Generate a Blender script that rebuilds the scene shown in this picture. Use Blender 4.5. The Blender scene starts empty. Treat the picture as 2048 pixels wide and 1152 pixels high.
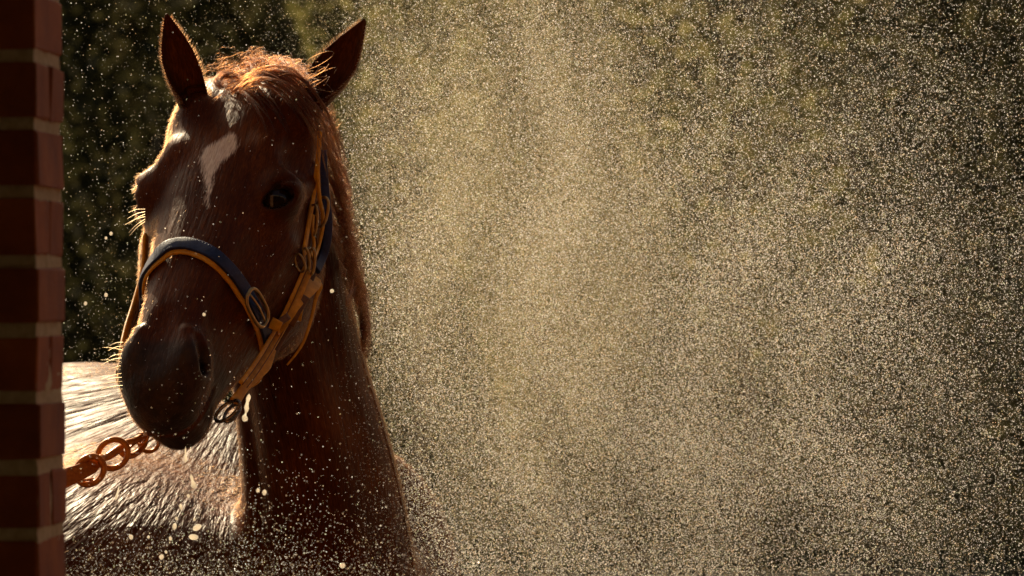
import bpy, bmesh, math, random
import numpy as np
from mathutils import Vector, Matrix

# ------------------------------------------------------------------ camera, sky, sun, exposure
R = math.radians
scene = bpy.context.scene
FRAME_W = 2048.0
PXM = 1450.0                       # photo pixels per metre at the horse's head
DIST, CAMZ = 8.0, 1.70
cam_d = bpy.data.cameras.new('camera')
cam = bpy.data.objects.new('camera', cam_d)
scene.collection.objects.link(cam)
cam.location = (0, -DIST, CAMZ)
cam.rotation_euler = (R(90), 0, 0)
cam_d.sensor_width = 36.0
cam_d.lens = 36.0 * DIST / (FRAME_W / PXM)
cam_d.clip_start, cam_d.clip_end = 0.1, 3000
cam_d.dof.use_dof = True
cam_d.dof.focus_distance = DIST - 0.05
cam_d.dof.aperture_fstop = 10.0
scene.camera = cam

SUN_AZ, SUN_EL = R(-23), R(38)     # azimuth from +Y (behind the horse) towards -X, elevation
to_sun = Vector((math.sin(SUN_AZ) * math.cos(SUN_EL), math.cos(SUN_AZ) * math.cos(SUN_EL), math.sin(SUN_EL)))
world = bpy.data.worlds.new('World')
scene.world = world
world.use_nodes = True
wn = world.node_tree.nodes
sky_n = wn.new('ShaderNodeTexSky')
sky_n.sky_type = 'NISHITA'
sky_n.sun_disc = False
sky_n.sun_elevation = SUN_EL
sky_n.sun_rotation = SUN_AZ
sky_n.air_density = 1.0
sky_n.dust_density = 6.0
sky_n.ozone_density = 0.6
bg = wn['Background']
bg.inputs['Strength'].default_value = 0.05
world.node_tree.links.new(sky_n.outputs['Color'], bg.inputs['Color'])
sun_d = bpy.data.lights.new('sun', 'SUN')
sun_d.energy = 5.0
sun_d.angle = R(0.53)
sun_d.color = (1.0, 0.90, 0.72)
sun = bpy.data.objects.new('sun', sun_d)
scene.collection.objects.link(sun)
sun.location = (-4, 8, 9)
sun.rotation_euler = to_sun.to_track_quat('Z', 'Y').to_euler()
vs = scene.view_settings
vs.view_transform = 'Standard'
vs.look = 'None'
vs.exposure = 0.66
vs.use_white_balance = True
vs.white_balance_temperature = 7800
vs.white_balance_tint = 10
vs.gamma = 1.0
vs.use_curve_mapping = False

# ------------------------------------------------------------------ helpers
COL = scene.collection
rng = np.random.default_rng(7)
random.seed(7)

def px(x, y, Y=0.0):
    """a point of the place that stands at depth Y, given by where it is seen"""
    k = (DIST + Y) / DIST / PXM
    return np.array([(x - 1024.0) * k, Y, CAMZ + (576.0 - y) * k])

def tag(o, label=None, cat=None, group=None, kind=None):
    if label: o['label'] = label
    if cat: o['category'] = cat
    if group: o['group'] = group
    if kind: o['kind'] = kind
    return o

def empty(name, loc, label=None, cat=None, group=None):
    o = bpy.data.objects.new(name, None)
    COL.objects.link(o)
    o.location = loc
    o.empty_display_size = 0.05
    return tag(o, label, cat, group)

def link(name, data, parent=None):
    o = bpy.data.objects.new(name, data)
    COL.objects.link(o)
    if parent is not None:
        o.parent = parent
        o.matrix_parent_inverse = Matrix.Translation(parent.location).inverted()
    return o

def mesh_from(verts, faces, mat, smooth=True):
    me = bpy.data.meshes.new('m')
    me.from_pydata([tuple(map(float, v)) for v in verts], [], [tuple(map(int, f)) for f in faces])
    me.materials.append(mat)
    if smooth:
        me.polygons.foreach_set('use_smooth', [True] * len(me.polygons))
    me.update()
    return me

def mesh_arrays(V, F, mat):
    """quads only, from arrays"""
    me = bpy.data.meshes.new('m')
    n, k = F.shape
    me.vertices.add(len(V)); me.loops.add(n * k); me.polygons.add(n)
    me.vertices.foreach_set('co', V.astype(np.float32).ravel())
    me.loops.foreach_set('vertex_index', F.astype(np.int32).ravel())
    me.polygons.foreach_set('loop_start', np.arange(0, n * k, k, dtype=np.int32))
    me.polygons.foreach_set('use_smooth', np.ones(n, dtype=bool))
    me.update(calc_edges=True)
    me.validate()
    me.materials.append(mat)
    return me

def nrm(v):
    v = np.asarray(v, float)
    return v / (np.linalg.norm(v, axis=-1, keepdims=True) + 1e-12)

def catmull(P, n, closed=False):
    P = np.asarray(P, float)
    m = len(P)
    if closed:
        Q = np.vstack([P[-1], P, P[0], P[1]]); segs = m
    else:
        Q = np.vstack([2 * P[0] - P[1], P, 2 * P[-1] - P[-2]]); segs = m - 1
    t = np.linspace(0, segs, n, endpoint=not closed)
    i = np.minimum(t.astype(int), segs - 1)
    f = (t - i)[:, None]
    a, b, c, d = Q[i], Q[i + 1], Q[i + 2], Q[i + 3]
    return 0.5 * ((2 * b) + (c - a) * f + (2 * a - 5 * b + 4 * c - d) * f ** 2 + (3 * b - a - 3 * c + d) * f ** 3)

def sweep(P, prof, closed=False, up=None, scale=None, cap=True):
    """sweep profile (k,2) along polyline P; up = per-point or single vector for profile's 2nd axis"""
    P = np.asarray(P, float); n = len(P); k = len(prof)
    if closed:
        T = nrm(np.roll(P, -1, 0) - np.roll(P, 1, 0))
    else:
        T = nrm(np.gradient(P, axis=0))
    if up is None:
        up = np.zeros((n, 3))
        u = np.cross(T[0], [0.3, 0.5, 0.8]); u = u / np.linalg.norm(u)
        for i in range(n):
            u = u - T[i] * np.dot(u, T[i]); u = u / np.linalg.norm(u); up[i] = u
    else:
        up = np.broadcast_to(np.asarray(up, float), (n, 3)).copy()
        up = nrm(up - T * np.sum(up * T, 1)[:, None])
    side = np.cross(T, up)
    sc = np.ones(n) if scale is None else np.asarray(scale)
    prof = np.asarray(prof, float)
    V = (P[:, None] + sc[:, None, None] * (side[:, None] * prof[None, :, 0:1] + up[:, None] * prof[None, :, 1:2])).reshape(-1, 3)
    F = []
    m = n if closed else n - 1
    for i in range(m):
        a, b = i * k, ((i + 1) % n) * k
        for j in range(k):
            j2 = (j + 1) % k
            F.append((a + j, b + j, b + j2, a + j2))
    if not closed and cap:
        F.append(tuple(range(k)))
        F.append(tuple(range(n * k - 1, (n - 1) * k - 1, -1)))
    return V, F

def circ(r, k=10):
    a = np.linspace(0, 2 * np.pi, k, endpoint=False)
    return np.stack([np.cos(a) * r, np.sin(a) * r], 1)

def rrect(w, h, r, k=3):
    out = []
    for cx, cy, a0 in ((w / 2 - r, h / 2 - r, 0), (-w / 2 + r, h / 2 - r, 90), (-w / 2 + r, -h / 2 + r, 180), (w / 2 - r, -h / 2 + r, 270)):
        for i in range(k + 1):
            a = R(a0 + 90 * i / k)
            out.append((cx + r * math.cos(a), cy + r * math.sin(a)))
    return np.array(out)

def join(parts):
    V, F, o = [], [], 0
    for v, f in parts:
        V.append(np.asarray(v)); F += [tuple(i + o for i in q) for q in f]; o += len(v)
    return np.vstack(V), F

# ------------------------------------------------------------------ materials
def new_mat(name):
    m = bpy.data.materials.new(name)
    m.use_nodes = True
    nt = m.node_tree
    return m, nt, nt.nodes['Principled BSDF']

def N(nt, t, **kw):
    n = nt.nodes.new(t)
    for k, v in kw.items():
        if k in n.inputs: n.inputs[k].default_value = v
        else: setattr(n, k, v)
    return n

def noise(nt, vec, scale, detail=4, rough=0.55, mapping=None):
    if mapping is not None:
        mp = N(nt, 'ShaderNodeMapping'); mp.inputs['Scale'].default_value = mapping
        nt.links.new(vec, mp.inputs['Vector']); vec = mp.outputs['Vector']
    n = N(nt, 'ShaderNodeTexNoise'); n.inputs['Scale'].default_value = scale
    n.inputs['Detail'].default_value = detail; n.inputs['Roughness'].default_value = rough
    nt.links.new(vec, n.inputs['Vector'])
    return n.outputs['Fac']

def ramp(nt, fac, stops):
    r = N(nt, 'ShaderNodeValToRGB')
    el = r.color_ramp.elements
    while len(el) < len(stops): el.new(0.5)
    for e, (p, c) in zip(el, stops):
        e.position = p; e.color = (*c, 1) if len(c) == 3 else c
    nt.links.new(fac, r.inputs['Fac'])
    return r.outputs['Color']

def mixc(nt, fac, a, b, mode='MIX'):
    m = N(nt, 'ShaderNodeMix', data_type='RGBA', blend_type=mode)
    for s, v in ((m.inputs[0], fac), (m.inputs[6], a), (m.inputs[7], b)):
        if isinstance(v, (int, float)): s.default_value = v
        elif isinstance(v, tuple): s.default_value = (*v, 1) if len(v) == 3 else v
        else: nt.links.new(v, s)
    return m.outputs[2]

def math_n(nt, op, a, b=None, clamp=False):
    m = N(nt, 'ShaderNodeMath', operation=op, use_clamp=clamp)
    for s, v in ((m.inputs[0], a), (m.inputs[1], b)):
        if v is None: continue
        if isinstance(v, (int, float)): s.default_value = v
        else: nt.links.new(v, s)
    return m.outputs[0]

def bump(nt, height, strength, dist, normal=None):
    b = N(nt, 'ShaderNodeBump'); b.inputs['Strength'].default_value = strength; b.inputs['Distance'].default_value = dist
    nt.links.new(height, b.inputs['Height'])
    if normal is not None: nt.links.new(normal, b.inputs['Normal'])
    return b.outputs['Normal']

def attr(nt, name):
    a = N(nt, 'ShaderNodeAttribute'); a.attribute_name = name
    return a

def simple_mat(name, c1, c2, rough, scale=60, metal=0.0, bumpd=0.0005, spec=0.5, coat=0.0, mapping=None):
    m, nt, b = new_mat(name)
    tc = N(nt, 'ShaderNodeTexCoord')
    n = noise(nt, tc.outputs['Object'], scale, 5, mapping=mapping)
    nt.links.new(ramp(nt, n, [(0.3, c1), (0.7, c2)]), b.inputs['Base Color'])
    n2 = noise(nt, tc.outputs['Object'], scale * 4, 4, mapping=mapping)
    nt.links.new(bump(nt, n2, 0.5, bumpd), b.inputs['Normal'])
    rr = math_n(nt, 'ADD', math_n(nt, 'MULTIPLY', n2, 0.3), rough - 0.15)
    nt.links.new(rr, b.inputs['Roughness'])
    b.inputs['Metallic'].default_value = metal
    b.inputs['Specular IOR Level'].default_value = spec
    b.inputs['Coat Weight'].default_value = coat
    b.inputs['Coat Roughness'].default_value = 0.15
    return m

# ------------------------------------------------------------------ the horse: one continuous surface
PITCH, YAW = R(44), R(16.5)
cp, sp_, cy, sy = math.cos(PITCH), math.sin(PITCH), math.cos(YAW), math.sin(YAW)
HU = np.array([-sy * sp_, -cy * sp_, -cp])      # along the face, poll to muzzle
HF = np.array([-sy * cp, -cy * cp, sp_])        # out of the forehead
HS = np.array([cy, -sy, 0.0])                   # towards the horse's left cheek
HO = px(413, 368, 0.0)                          # between the eyes, on the forehead
HM = np.stack([HS, HU, HF], 0)

def to_head(P): return (P - HO) @ HM.T
def from_head(L): return HO + np.asarray(L, float) @ HM

def pxhead(x, y, f=0.0):
    """head coordinates (s,u) of the point of the plane f that is seen at a photo position"""
    c = np.array([0, -DIST, CAMZ]); d = px(x, y, 0.0) - c
    n = HF; t = (f - np.dot(c - HO, n)) / np.dot(d, n)
    L = to_head((c + d * t)[None])[0]
    return L[0], L[1]

def pchip(x, xs, ys):
    xs = np.asarray(xs, float); ys = np.asarray(ys, float)
    h = np.diff(xs); d = np.diff(ys) / h
    m = np.zeros_like(ys)
    w1 = 2 * h[1:] + h[:-1]; w2 = h[1:] + 2 * h[:-1]
    ok = d[:-1] * d[1:] > 0
    m[1:-1] = np.where(ok, (w1 + w2) / np.where(ok, w1 / np.where(ok, d[:-1], 1) + w2 / np.where(ok, d[1:], 1), 1), 0)
    m[0], m[-1] = d[0], d[-1]
    x = np.clip(x, xs[0], xs[-1])
    i = np.clip(np.searchsorted(xs, x) - 1, 0, len(h) - 1)
    t = (x - xs[i]) / h[i]
    h00 = (1 + 2 * t) * (1 - t) ** 2; h10 = t * (1 - t) ** 2; h01 = t * t * (3 - 2 * t); h11 = t * t * (t - 1)
    return h00 * ys[i] + h10 * h[i] * m[i] + h01 * ys[i + 1] + h11 * h[i] * m[i + 1]

def lut(xs, ys):
    g = np.linspace(xs[0], xs[-1], 800); v = pchip(g, xs, ys)
    k = np.ones(31) / 31; v = np.convolve(np.pad(v, 15, mode='edge'), k, 'valid')
    return lambda x: np.interp(x, g, v)

def smin(a, b, k):
    h = np.maximum(k - np.abs(a - b), 0) / k
    return np.minimum(a, b) - h * h * k * 0.25
def smax(a, b, k): return -smin(-a, -b, k)

def ell(P, c, r, A=None):
    q = P - np.asarray(c)
    if A is not None: q = q @ np.asarray(A).T
    r = np.asarray(r, float)
    k0 = np.sqrt(((q / r) ** 2).sum(-1)); k1 = np.sqrt(((q / r ** 2) ** 2).sum(-1)) + 1e-9
    return k0 * (k0 - 1.0) / k1

def capsule(P, a, b, ra, rb):
    a = np.asarray(a, float); b = np.asarray(b, float)
    ba = b - a; t = np.clip(((P - a) @ ba) / ba.dot(ba), 0, 1)
    return np.sqrt(((P - a - t[:, None] * ba) ** 2).sum(-1)) - (ra + (rb - ra) * t)

def rot(ax, deg):
    return np.array(Matrix.Rotation(R(deg), 3, ax))

def axes(d, n):
    """rows: unit d, unit n made square to d, and their cross product"""
    d = nrm(np.array(d, float)); n = np.array(n, float); n = nrm(n - d * d.dot(n))
    return np.stack([d, n, np.cross(d, n)], 0)

U_ =   [-0.275, -0.250, -0.21, -0.15, -0.08, 0.00, 0.06, 0.12, 0.18, 0.23, 0.275, 0.315, 0.348, 0.376, 0.395]
F_TOP = lut(U_, [-0.080, -0.040, -0.010, 0.004, 0.008, 0.004, 0.000, -0.002, -0.004, -0.006, -0.008, -0.016, -0.034, -0.065, -0.090])
F_BOT = lut(U_, [-0.135, -0.165, -0.205, -0.245, -0.275, -0.280, -0.266, -0.236, -0.204, -0.180, -0.162, -0.150, -0.140, -0.122, -0.105])
W_UP = lut(U_,  [0.040, 0.068, 0.086, 0.102, 0.112, 0.112, 0.101, 0.083, 0.066, 0.055, 0.049, 0.047, 0.042, 0.030, 0.012])
W_LO = lut(U_,  [0.036, 0.056, 0.070, 0.086, 0.096, 0.100, 0.098, 0.088, 0.075, 0.066, 0.060, 0.054, 0.043, 0.029, 0.012])

EYE = {1: np.array([0.0885, -0.012, -0.046]), -1: np.array([-0.0885, -0.012, -0.046])}
EYE_R = 0.0288
EYE_OUT = nrm(np.array([0.76, 0.14, 0.62])); EYE_AX = np.array([-0.80, 0.55, 0.05])

def head_sdf(L):
    s, u, f = L[:, 0], L[:, 1], L[:, 2]
    a = np.abs(s)
    ft, fb = F_TOP(u), F_BOT(u)
    fm, H = (ft + fb) / 2, (ft - fb) / 2
    v = (f - fm) / H
    t = np.clip((v + 0.7) / 1.2, 0, 1); t = t * t * (3 - 2 * t)
    Wv = W_LO(u) * (1 - t) + W_UP(u) * t
    n = 2.35 + 0.7 * np.clip((u - 0.04) / 0.12, 0, 1)
    q = ((a / Wv) ** n + np.abs(v) ** n) ** (1 / n)
    d = (q - 1) * np.minimum(Wv, H) * 0.85
    d = smax(d, -0.262 - u, 0.06)
    d = smax(d, u - 0.374, 0.035)
    M = np.stack([a, u, f], 1)                              # mirrored half
    # brow ridge and zygomatic arch
    d = smin(d, capsule(M, (0.070, -0.075, -0.020), (0.101, -0.024, -0.032), 0.014, 0.012), 0.040)
    d = smin(d, capsule(M, (0.101, -0.024, -0.036), (0.104, -0.095, -0.085), 0.012, 0.013), 0.034)
    # temple hollow above the eye
    d = smax(d, -ell(M, (0.112, -0.088, -0.030), (0.016, 0.026, 0.020)), 0.040)
    # temporal muscle up to the ear
    d = smin(d, ell(M, (0.056, -0.165, -0.050), (0.040, 0.080, 0.042)), 0.04)
    # eyelids
    e = EYE[1]
    d = smin(d, np.sqrt(((M - e) ** 2).sum(1)) - 0.0280, 0.022)
    # masseter plate
    d = smin(d, ell(M, (0.062, 0.000, -0.180), (0.046, 0.115, 0.098)), 0.040)
    # facial crest
    d = smin(d, capsule(M, (0.094, 0.030, -0.095), (0.072, 0.160, -0.086), 0.011, 0.007), 0.024)
    # hollow between nose bone and cheek
    d = smax(d, -capsule(M, (0.102, 0.075, -0.034), (0.074, 0.20, -0.046), 0.016, 0.011), 0.040)
    # nostril flanges
    d = smin(d, ell(M, (0.042, 0.298, -0.050), (0.021, 0.042, 0.032), axes((1, 0, 0.1), (0.1, 1, -0.45))), 0.022)
    d = smax(d, -ell(M, (0.0, 0.318, 0.002), (0.014, 0.05, 0.010)), 0.03)
    # upper lip
    d = smin(d, ell(L, (0.003, 0.342, -0.074), (0.042, 0.031, 0.037)), 0.024)
    # lower lip and chin
    d = smin(d, ell(L, (0.011, 0.326, -0.135), (0.034, 0.041, 0.026)), 0.014)
    d = smin(d, ell(M, (0.0, 0.305, -0.150), (0.036, 0.036, 0.020)), 0.022)
    # mouth
    mo = np.abs(f + 0.1100 - (0.378 - u) * 0.06) - 0.0012
    mo = smax(mo, 0.285 - u, 0.01)
    mo = smax(mo, -(d + 0.010), 0.004)
    d = smax(d, -mo, 0.006)
    # nostril openings
    no = [((0.038, 0.266, -0.008), 0.0040), ((0.052, 0.272, -0.020), 0.0080), ((0.058, 0.288, -0.035), 0.0110), ((0.053, 0.303, -0.047), 0.0105), ((0.041, 0.309, -0.050), 0.0060)]
    t = None
    for (c0, r0), (c1, r1) in zip(no[:-1], no[1:]):
        g = capsule(M, c0, c1, r0, r1)
        t = g if t is None else smin(t, g, 0.006)
    d = smax(d, -t, 0.008)
    d = smin(d, capsule(M, (0.034, 0.266, -0.018), (0.040, 0.296, -0.034), 0.007, 0.007), 0.010)
    # eye openings: almond cut and a hollow for the eyeball
    d0 = d
    res = []
    for out in (EYE_OUT, nrm(np.array([0.95, 0.02, 0.28]))):
        d = d0
        A = axes(EYE_AX, out) if out is EYE_OUT else axes(np.array([0.0, 0.85, 0.50]), out)
        q = (M - e) @ A.T
        alm = ell(q, (0, 0.026, 0.0), (0.0240, 0.022, 0.0138))
        alm = smax(alm, 0.004 - q[:, 1], 0.004)
        d = smax(d, -alm, 0.004)
        # crease above the lid
        upv = np.array([0.0, -0.72, 0.69])
        cr = np.minimum(capsule(M, e + 0.026 * out + upv * 0.019 + A[0] * 0.020, e + 0.028 * out + upv * 0.0215, 0.0016, 0.002),
                        capsule(M, e + 0.028 * out + upv * 0.0215, e + 0.025 * out + upv * 0.015 - A[0] * 0.021, 0.002, 0.0016))
        d = smax(d, -cr, 0.010)
        res.append(d)
    d = np.where(s >= 0, res[0], res[1])
    # tear vein and cheek veins, thin raised cords
    d = smin(d, capsule(M, (0.098, 0.040, -0.130), (0.078, 0.165, -0.120), 0.0035, 0.0030), 0.012)
    return d

NZ = [1.00, 1.15, 1.27, 1.36, 1.47, 1.60, 1.74, 1.84, 1.93, 2.02]
NCX = lut(NZ, [-0.290, -0.272, -0.260, -0.264, -0.278, -0.304, -0.325, -0.340, -0.348, -0.350])
NCY = lut(NZ, [0.52, 0.47, 0.43, 0.405, 0.375, 0.345, 0.305, 0.27, 0.23, 0.17])
NA = lut(NZ, [0.150, 0.132, 0.124, 0.114, 0.104, 0.092, 0.084, 0.080, 0.072, 0.052])
NB = lut(NZ, [0.24, 0.225, 0.21, 0.20, 0.185, 0.165, 0.145, 0.13, 0.105, 0.07])

def neck_sdf(P):
    z = P[:, 2]
    dx, dy = P[:, 0] - NCX(z), P[:, 1] - NCY(z)
    c, s = math.cos(R(14)), math.sin(R(14))
    x, y = dx * c - dy * s, dx * s + dy * c
    a, b = NA(z), NB(z)
    a = a * (1 - 0.28 * np.clip(y / b, 0, 1))
    q = ((np.abs(x) / a) ** 2.2 + (np.abs(y) / b) ** 2.2) ** (1 / 2.2)
    d = (q - 1) * np.minimum(a, b) * 0.9
    d = smax(d, z - 1.985, 0.06)
    d = smax(d, 1.02 - z, 0.06)
    # windpipe ridge, jugular grooves, long neck muscles, folds
    w = np.clip((1.85 - z) / 0.3, 0, 1) * (y < 0)
    d = d - w * (0.006 * np.exp(-((x - 0.012) / 0.030) ** 2) - 0.007 * np.exp(-((x + 0.052) / 0.016) ** 2) - 0.006 * np.exp(-((x - 0.072 - 0.10 * (1.6 - z)) / 0.015) ** 2))
    return d

BD = nrm(np.array([-0.62, 0.785, 0.0]))      # body direction, chest to tail
BAX = np.stack([BD, np.array([-BD[1], BD[0], 0]), [0, 0, 1]], 0)
def bp(c0, along, side, z): return np.array([c0[0], c0[1], 0]) + BD * along + BAX[1] * side + np.array([0, 0, z])
B0 = np.array([-0.30, 0.56])

def body_sdf(P):
    d = ell(P, bp(B0, 0.76, 0.08, 1.16), (0.78, 0.43, 0.36), BAX)
    d = smin(d, ell(P, bp(B0, 0.52, 0.0, 1.36), (0.36, 0.14, 0.20), BAX), 0.20)        # withers
    d = smin(d, ell(P, bp(B0, 0.05, 0.34, 0.97), (0.36, 0.33, 0.46), BAX), 0.24)       # near shoulder
    d = smin(d, ell(P, bp(B0, 0.13, -0.20, 1.20), (0.19, 0.12, 0.26), BAX), 0.12)      # far shoulder
    d = smin(d, ell(P, bp(B0, -0.02, 0.0, 1.10), (0.20, 0.20, 0.24), BAX), 0.12)       # breast
    m = P[:, 0] < -0.6
    if m.any():
        Q = P[m]; e = d[m]
        e = smin(e, ell(Q, bp(B0, 1.30, 0, 1.31), (0.36, 0.27, 0.27), BAX), 0.15)      # croup
        e = smin(e, ell(Q, bp(B0, 1.40, 0.13, 1.12), (0.24, 0.13, 0.28), BAX), 0.10)
        e = smin(e, ell(Q, bp(B0, 1.40, -0.13, 1.12), (0.24, 0.13, 0.28), BAX), 0.10)
        d[m] = e
    return d

def legs_sdf(P):
    d = np.full(len(P), 9.0)
    for sd in (0.15, -0.15):
        ch = [(0.10, 1.10, 0.11), (0.06, 0.86, 0.075), (0.08, 0.50, 0.046), (0.085, 0.46, 0.045), (0.09, 0.20, 0.030), (0.09, 0.16, 0.040), (0.05, 0.075, 0.034), (0.03, 0.035, 0.052), (0.02, 0.0, 0.062)]
        for (a0, z0, r0), (a1, z1, r1) in zip(ch[:-1], ch[1:]):
            d = smin(d, capsule(P, bp(B0, a0, sd * (0.9 if z0 < 0.5 else 1), z0), bp(B0, a1, sd * (0.9 if z1 < 0.5 else 1), z1), r0, r1), 0.04)
        ch = [(1.42, 1.12, 0.15), (1.30, 0.82, 0.10), (1.50, 0.58, 0.055), (1.52, 0.54, 0.052), (1.46, 0.22, 0.033), (1.46, 0.17, 0.042), (1.41, 0.075, 0.034), (1.39, 0.035, 0.052), (1.38, 0.0, 0.060)]
        for (a0, z0, r0), (a1, z1, r1) in zip(ch[:-1], ch[1:]):
            d = smin(d, capsule(P, bp(B0, a0, sd * 0.9, z0), bp(B0, a1, sd * 0.9, z1), r0, r1), 0.04)
    return smax(d, 0.004 - P[:, 2], 0.01)

# ears: curled sheets with a thickness, grown out of the head
def ear_shell(base, tip, bulge, width, open_dir, twist):
    base, tip = np.array(base, float), np.array(tip, float)
    n, m = 40, 25
    ax = nrm(tip - base)
    od = np.array(open_dir, float); od = nrm(od - ax * ax.dot(od)); sd = np.cross(ax, od)
    mid = np.zeros((n, m, 3)); nor = np.zeros((n, m, 3)); th = np.zeros((n, m))
    for i in range(n):
        t = i / (n - 1)
        w = width * np.interp(t, [0, 0.10, 0.25, 0.42, 0.58, 0.72, 0.85, 0.94, 1.0], [0.72, 0.72, 0.86, 1.0, 0.95, 0.72, 0.42, 0.20, 0.06])
        c = base + (tip - base) * t + np.array(bulge) * math.sin(math.pi * t)
        cu = np.interp(t, [0, 0.15, 0.35, 0.6, 0.85, 1.0], [2.75, 2.2, 1.65, 1.25, 1.15, 1.1])
        r = w / (math.sin(cu) if cu < 1.571 else 1.0)
        tw = twist * t
        o2 = od * math.cos(tw) + sd * math.sin(tw); s2 = np.cross(ax, o2)
        for j in range(m):
            e = 2 * j / (m - 1) - 1
            a = cu * e
            mid[i, j] = c + s2 * r * math.sin(a) - o2 * r * (math.cos(a) - 0.25)
            nor[i, j] = s2 * math.sin(a) - o2 * math.cos(a)
            th[i, j] = (0.0034 - 0.0012 * t) * (1 - 0.75 * abs(e) ** 4) * (0.35 if i == n - 1 else 1)
    A = (mid + nor * th[..., None]).reshape(-1, 3); B = (mid - nor * th[..., None]).reshape(-1, 3)
    V = np.vstack([A, B]); K = n * m
    F = []
    for i in range(n - 1):
        for j in range(m - 1):
            a, b, c, d = i * m + j, i * m + j + 1, (i + 1) * m + j + 1, (i + 1) * m + j
            F.append((a, b, c, d)); F.append((K + d, K + c, K + b, K + a))
        for j in (0, m - 1):
            a, d = i * m + j, (i + 1) * m + j
            F.append((a, d, K + d, K + a) if j == 0 else (d, a, K + a, K + d))
    for j in range(m - 1):
        a, b = (n - 1) * m + j, (n - 1) * m + j + 1
        F.append((a, b, K + b, K + a))
    return V, np.array(F), mid, nor

EARS = [ear_shell(px(398, 243, 0.13), px(333, 28, 0.075), (-0.003, 0.0, 0.004), 0.0250, (0.62, -1.0, 0.0), -0.3),
        ear_shell(px(607, 224, 0.105), px(729, 39, 0.05), (0.001, 0, -0.002), 0.0300, (-0.66, -0.75, 0.10), 0.2)]

EAR_BASE = [(px(402, 256, 0.125), px(392, 222, 0.120)), (px(602, 240, 0.100), px(618, 208, 0.096))]
HBC, HBR = from_head((0, 0.08, -0.10)), 0.48

def horse_sdf(P, fine=True):
    d = np.full(len(P), 9.0)
    hm = (((P - HBC) ** 2).sum(1) < HBR ** 2)
    nb = body_sdf(P)
    nb = np.minimum(nb, 9.0)
    nk = neck_sdf(P)
    d = smin(nk, nb, 0.05)
    if hm.any():
        h = head_sdf(to_head(P[hm]))
        dh = smin(d[hm], h, 0.018)
        for b0, b1 in EAR_BASE:
            dh = smin(dh, capsule(P[hm], b0, b1, 0.026, 0.017), 0.030)
        d[hm] = dh
    lm = P[:, 2] < 1.2
    if lm.any():
        d[lm] = smin(d[lm], legs_sdf(P[lm]), 0.08)
    return d

def surface_net(lo, hi, h, fn, blk=8):
    lo = np.asarray(lo, float)
    nb = np.ceil((np.asarray(hi) - lo) / (h * blk)).astype(int)
    B = h * blk
    ii = np.stack(np.meshgrid(*[np.arange(k) for k in nb], indexing='ij'), -1).reshape(-1, 3)
    cen = lo + (ii + 0.5) * B
    dc = np.concatenate([fn(cen[k:k + 200000]) for k in range(0, len(cen), 200000)])
    act = np.abs(dc) < B * 1.25
    S = nb * blk + 1
    D = np.repeat(np.repeat(np.repeat(np.sign(dc).astype(np.float32).reshape(nb), blk, 0), blk, 1), blk, 2)
    D = np.pad(D, ((0, 1), (0, 1), (0, 1)), mode='edge')
    loc = np.stack(np.meshgrid(*[np.arange(blk + 1)] * 3, indexing='ij'), -1).reshape(-1, 3)
    ai = ii[act]
    done = np.zeros(D.shape, bool)
    for k in range(0, len(ai), 400):
        g = (ai[k:k + 400, None] * blk + loc[None]).reshape(-1, 3)
        m = ~done[g[:, 0], g[:, 1], g[:, 2]]
        g = g[m]
        D[g[:, 0], g[:, 1], g[:, 2]] = fn((lo + g * h))
        done[g[:, 0], g[:, 1], g[:, 2]] = True
    s = D < 0
    cnt = np.zeros([k - 1 for k in s.shape], np.uint8)
    for a in (0, 1):
        for b in (0, 1):
            for c in (0, 1):
                cnt += s[a:s.shape[0] - 1 + a, b:s.shape[1] - 1 + b, c:s.shape[2] - 1 + c]
    cells = np.stack(np.where((cnt > 0) & (cnt < 8)), 1)
    vid = np.full(cnt.shape, -1, np.int32); vid[cells[:, 0], cells[:, 1], cells[:, 2]] = np.arange(len(cells))
    acc = np.zeros((len(cells), 3)); num = np.zeros(len(cells))
    cor = [(a, b, c) for a in (0, 1) for b in (0, 1) for c in (0, 1)]
    val = {k: D[cells[:, 0] + k[0], cells[:, 1] + k[1], cells[:, 2] + k[2]] for k in cor}
    for k in cor:
        for ax in range(3):
            if k[ax] == 0:
                k2 = list(k); k2[ax] = 1; k2 = tuple(k2)
                v0, v1 = val[k], val[k2]
                m = (v0 < 0) != (v1 < 0)
                t = v0[m] / (v0[m] - v1[m])
                p = np.repeat(np.array([k], float), m.sum(), 0); p[:, ax] = t
                acc[m] += p; num[m] += 1
    V = lo + (cells + acc / num[:, None]) * h
    F = []
    for ax in range(3):
        a1, a2 = (ax + 1) % 3, (ax + 2) % 3
        sl0 = [slice(None)] * 3; sl1 = [slice(None)] * 3
        sl0[ax] = slice(0, -1); sl1[ax] = slice(1, None)
        e = np.stack(np.where(s[tuple(sl0)] != s[tuple(sl1)]), 1)
        e = e[(e[:, a1] > 0) & (e[:, a2] > 0) & (e[:, a1] < cnt.shape[a1]) & (e[:, a2] < cnt.shape[a2])]
        inside = s[e[:, 0], e[:, 1], e[:, 2]]
        q = []
        for o1, o2 in ((1, 1), (0, 1), (0, 0), (1, 0)):
            c = e.copy(); c[:, a1] -= o1; c[:, a2] -= o2
            q.append(vid[c[:, 0], c[:, 1], c[:, 2]])
        q = np.stack(q, 1)
        q[~inside] = q[~inside][:, ::-1]
        F.append(q)
    F = np.concatenate(F)
    F = F[(F >= 0).all(1)]
    # polish the vertices onto the surface
    for _ in range(1):
        d0 = fn(V); e = h * 0.3; g = np.zeros_like(V)
        for ax in range(3):
            o = np.zeros(3); o[ax] = e
            g[:, ax] = (fn(V + o) - d0) / e
        gl = np.maximum((g ** 2).sum(1), 0.05)
        V = V - np.clip(d0 / gl, -h * 0.6, h * 0.6)[:, None] * g
    return V, F

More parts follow.
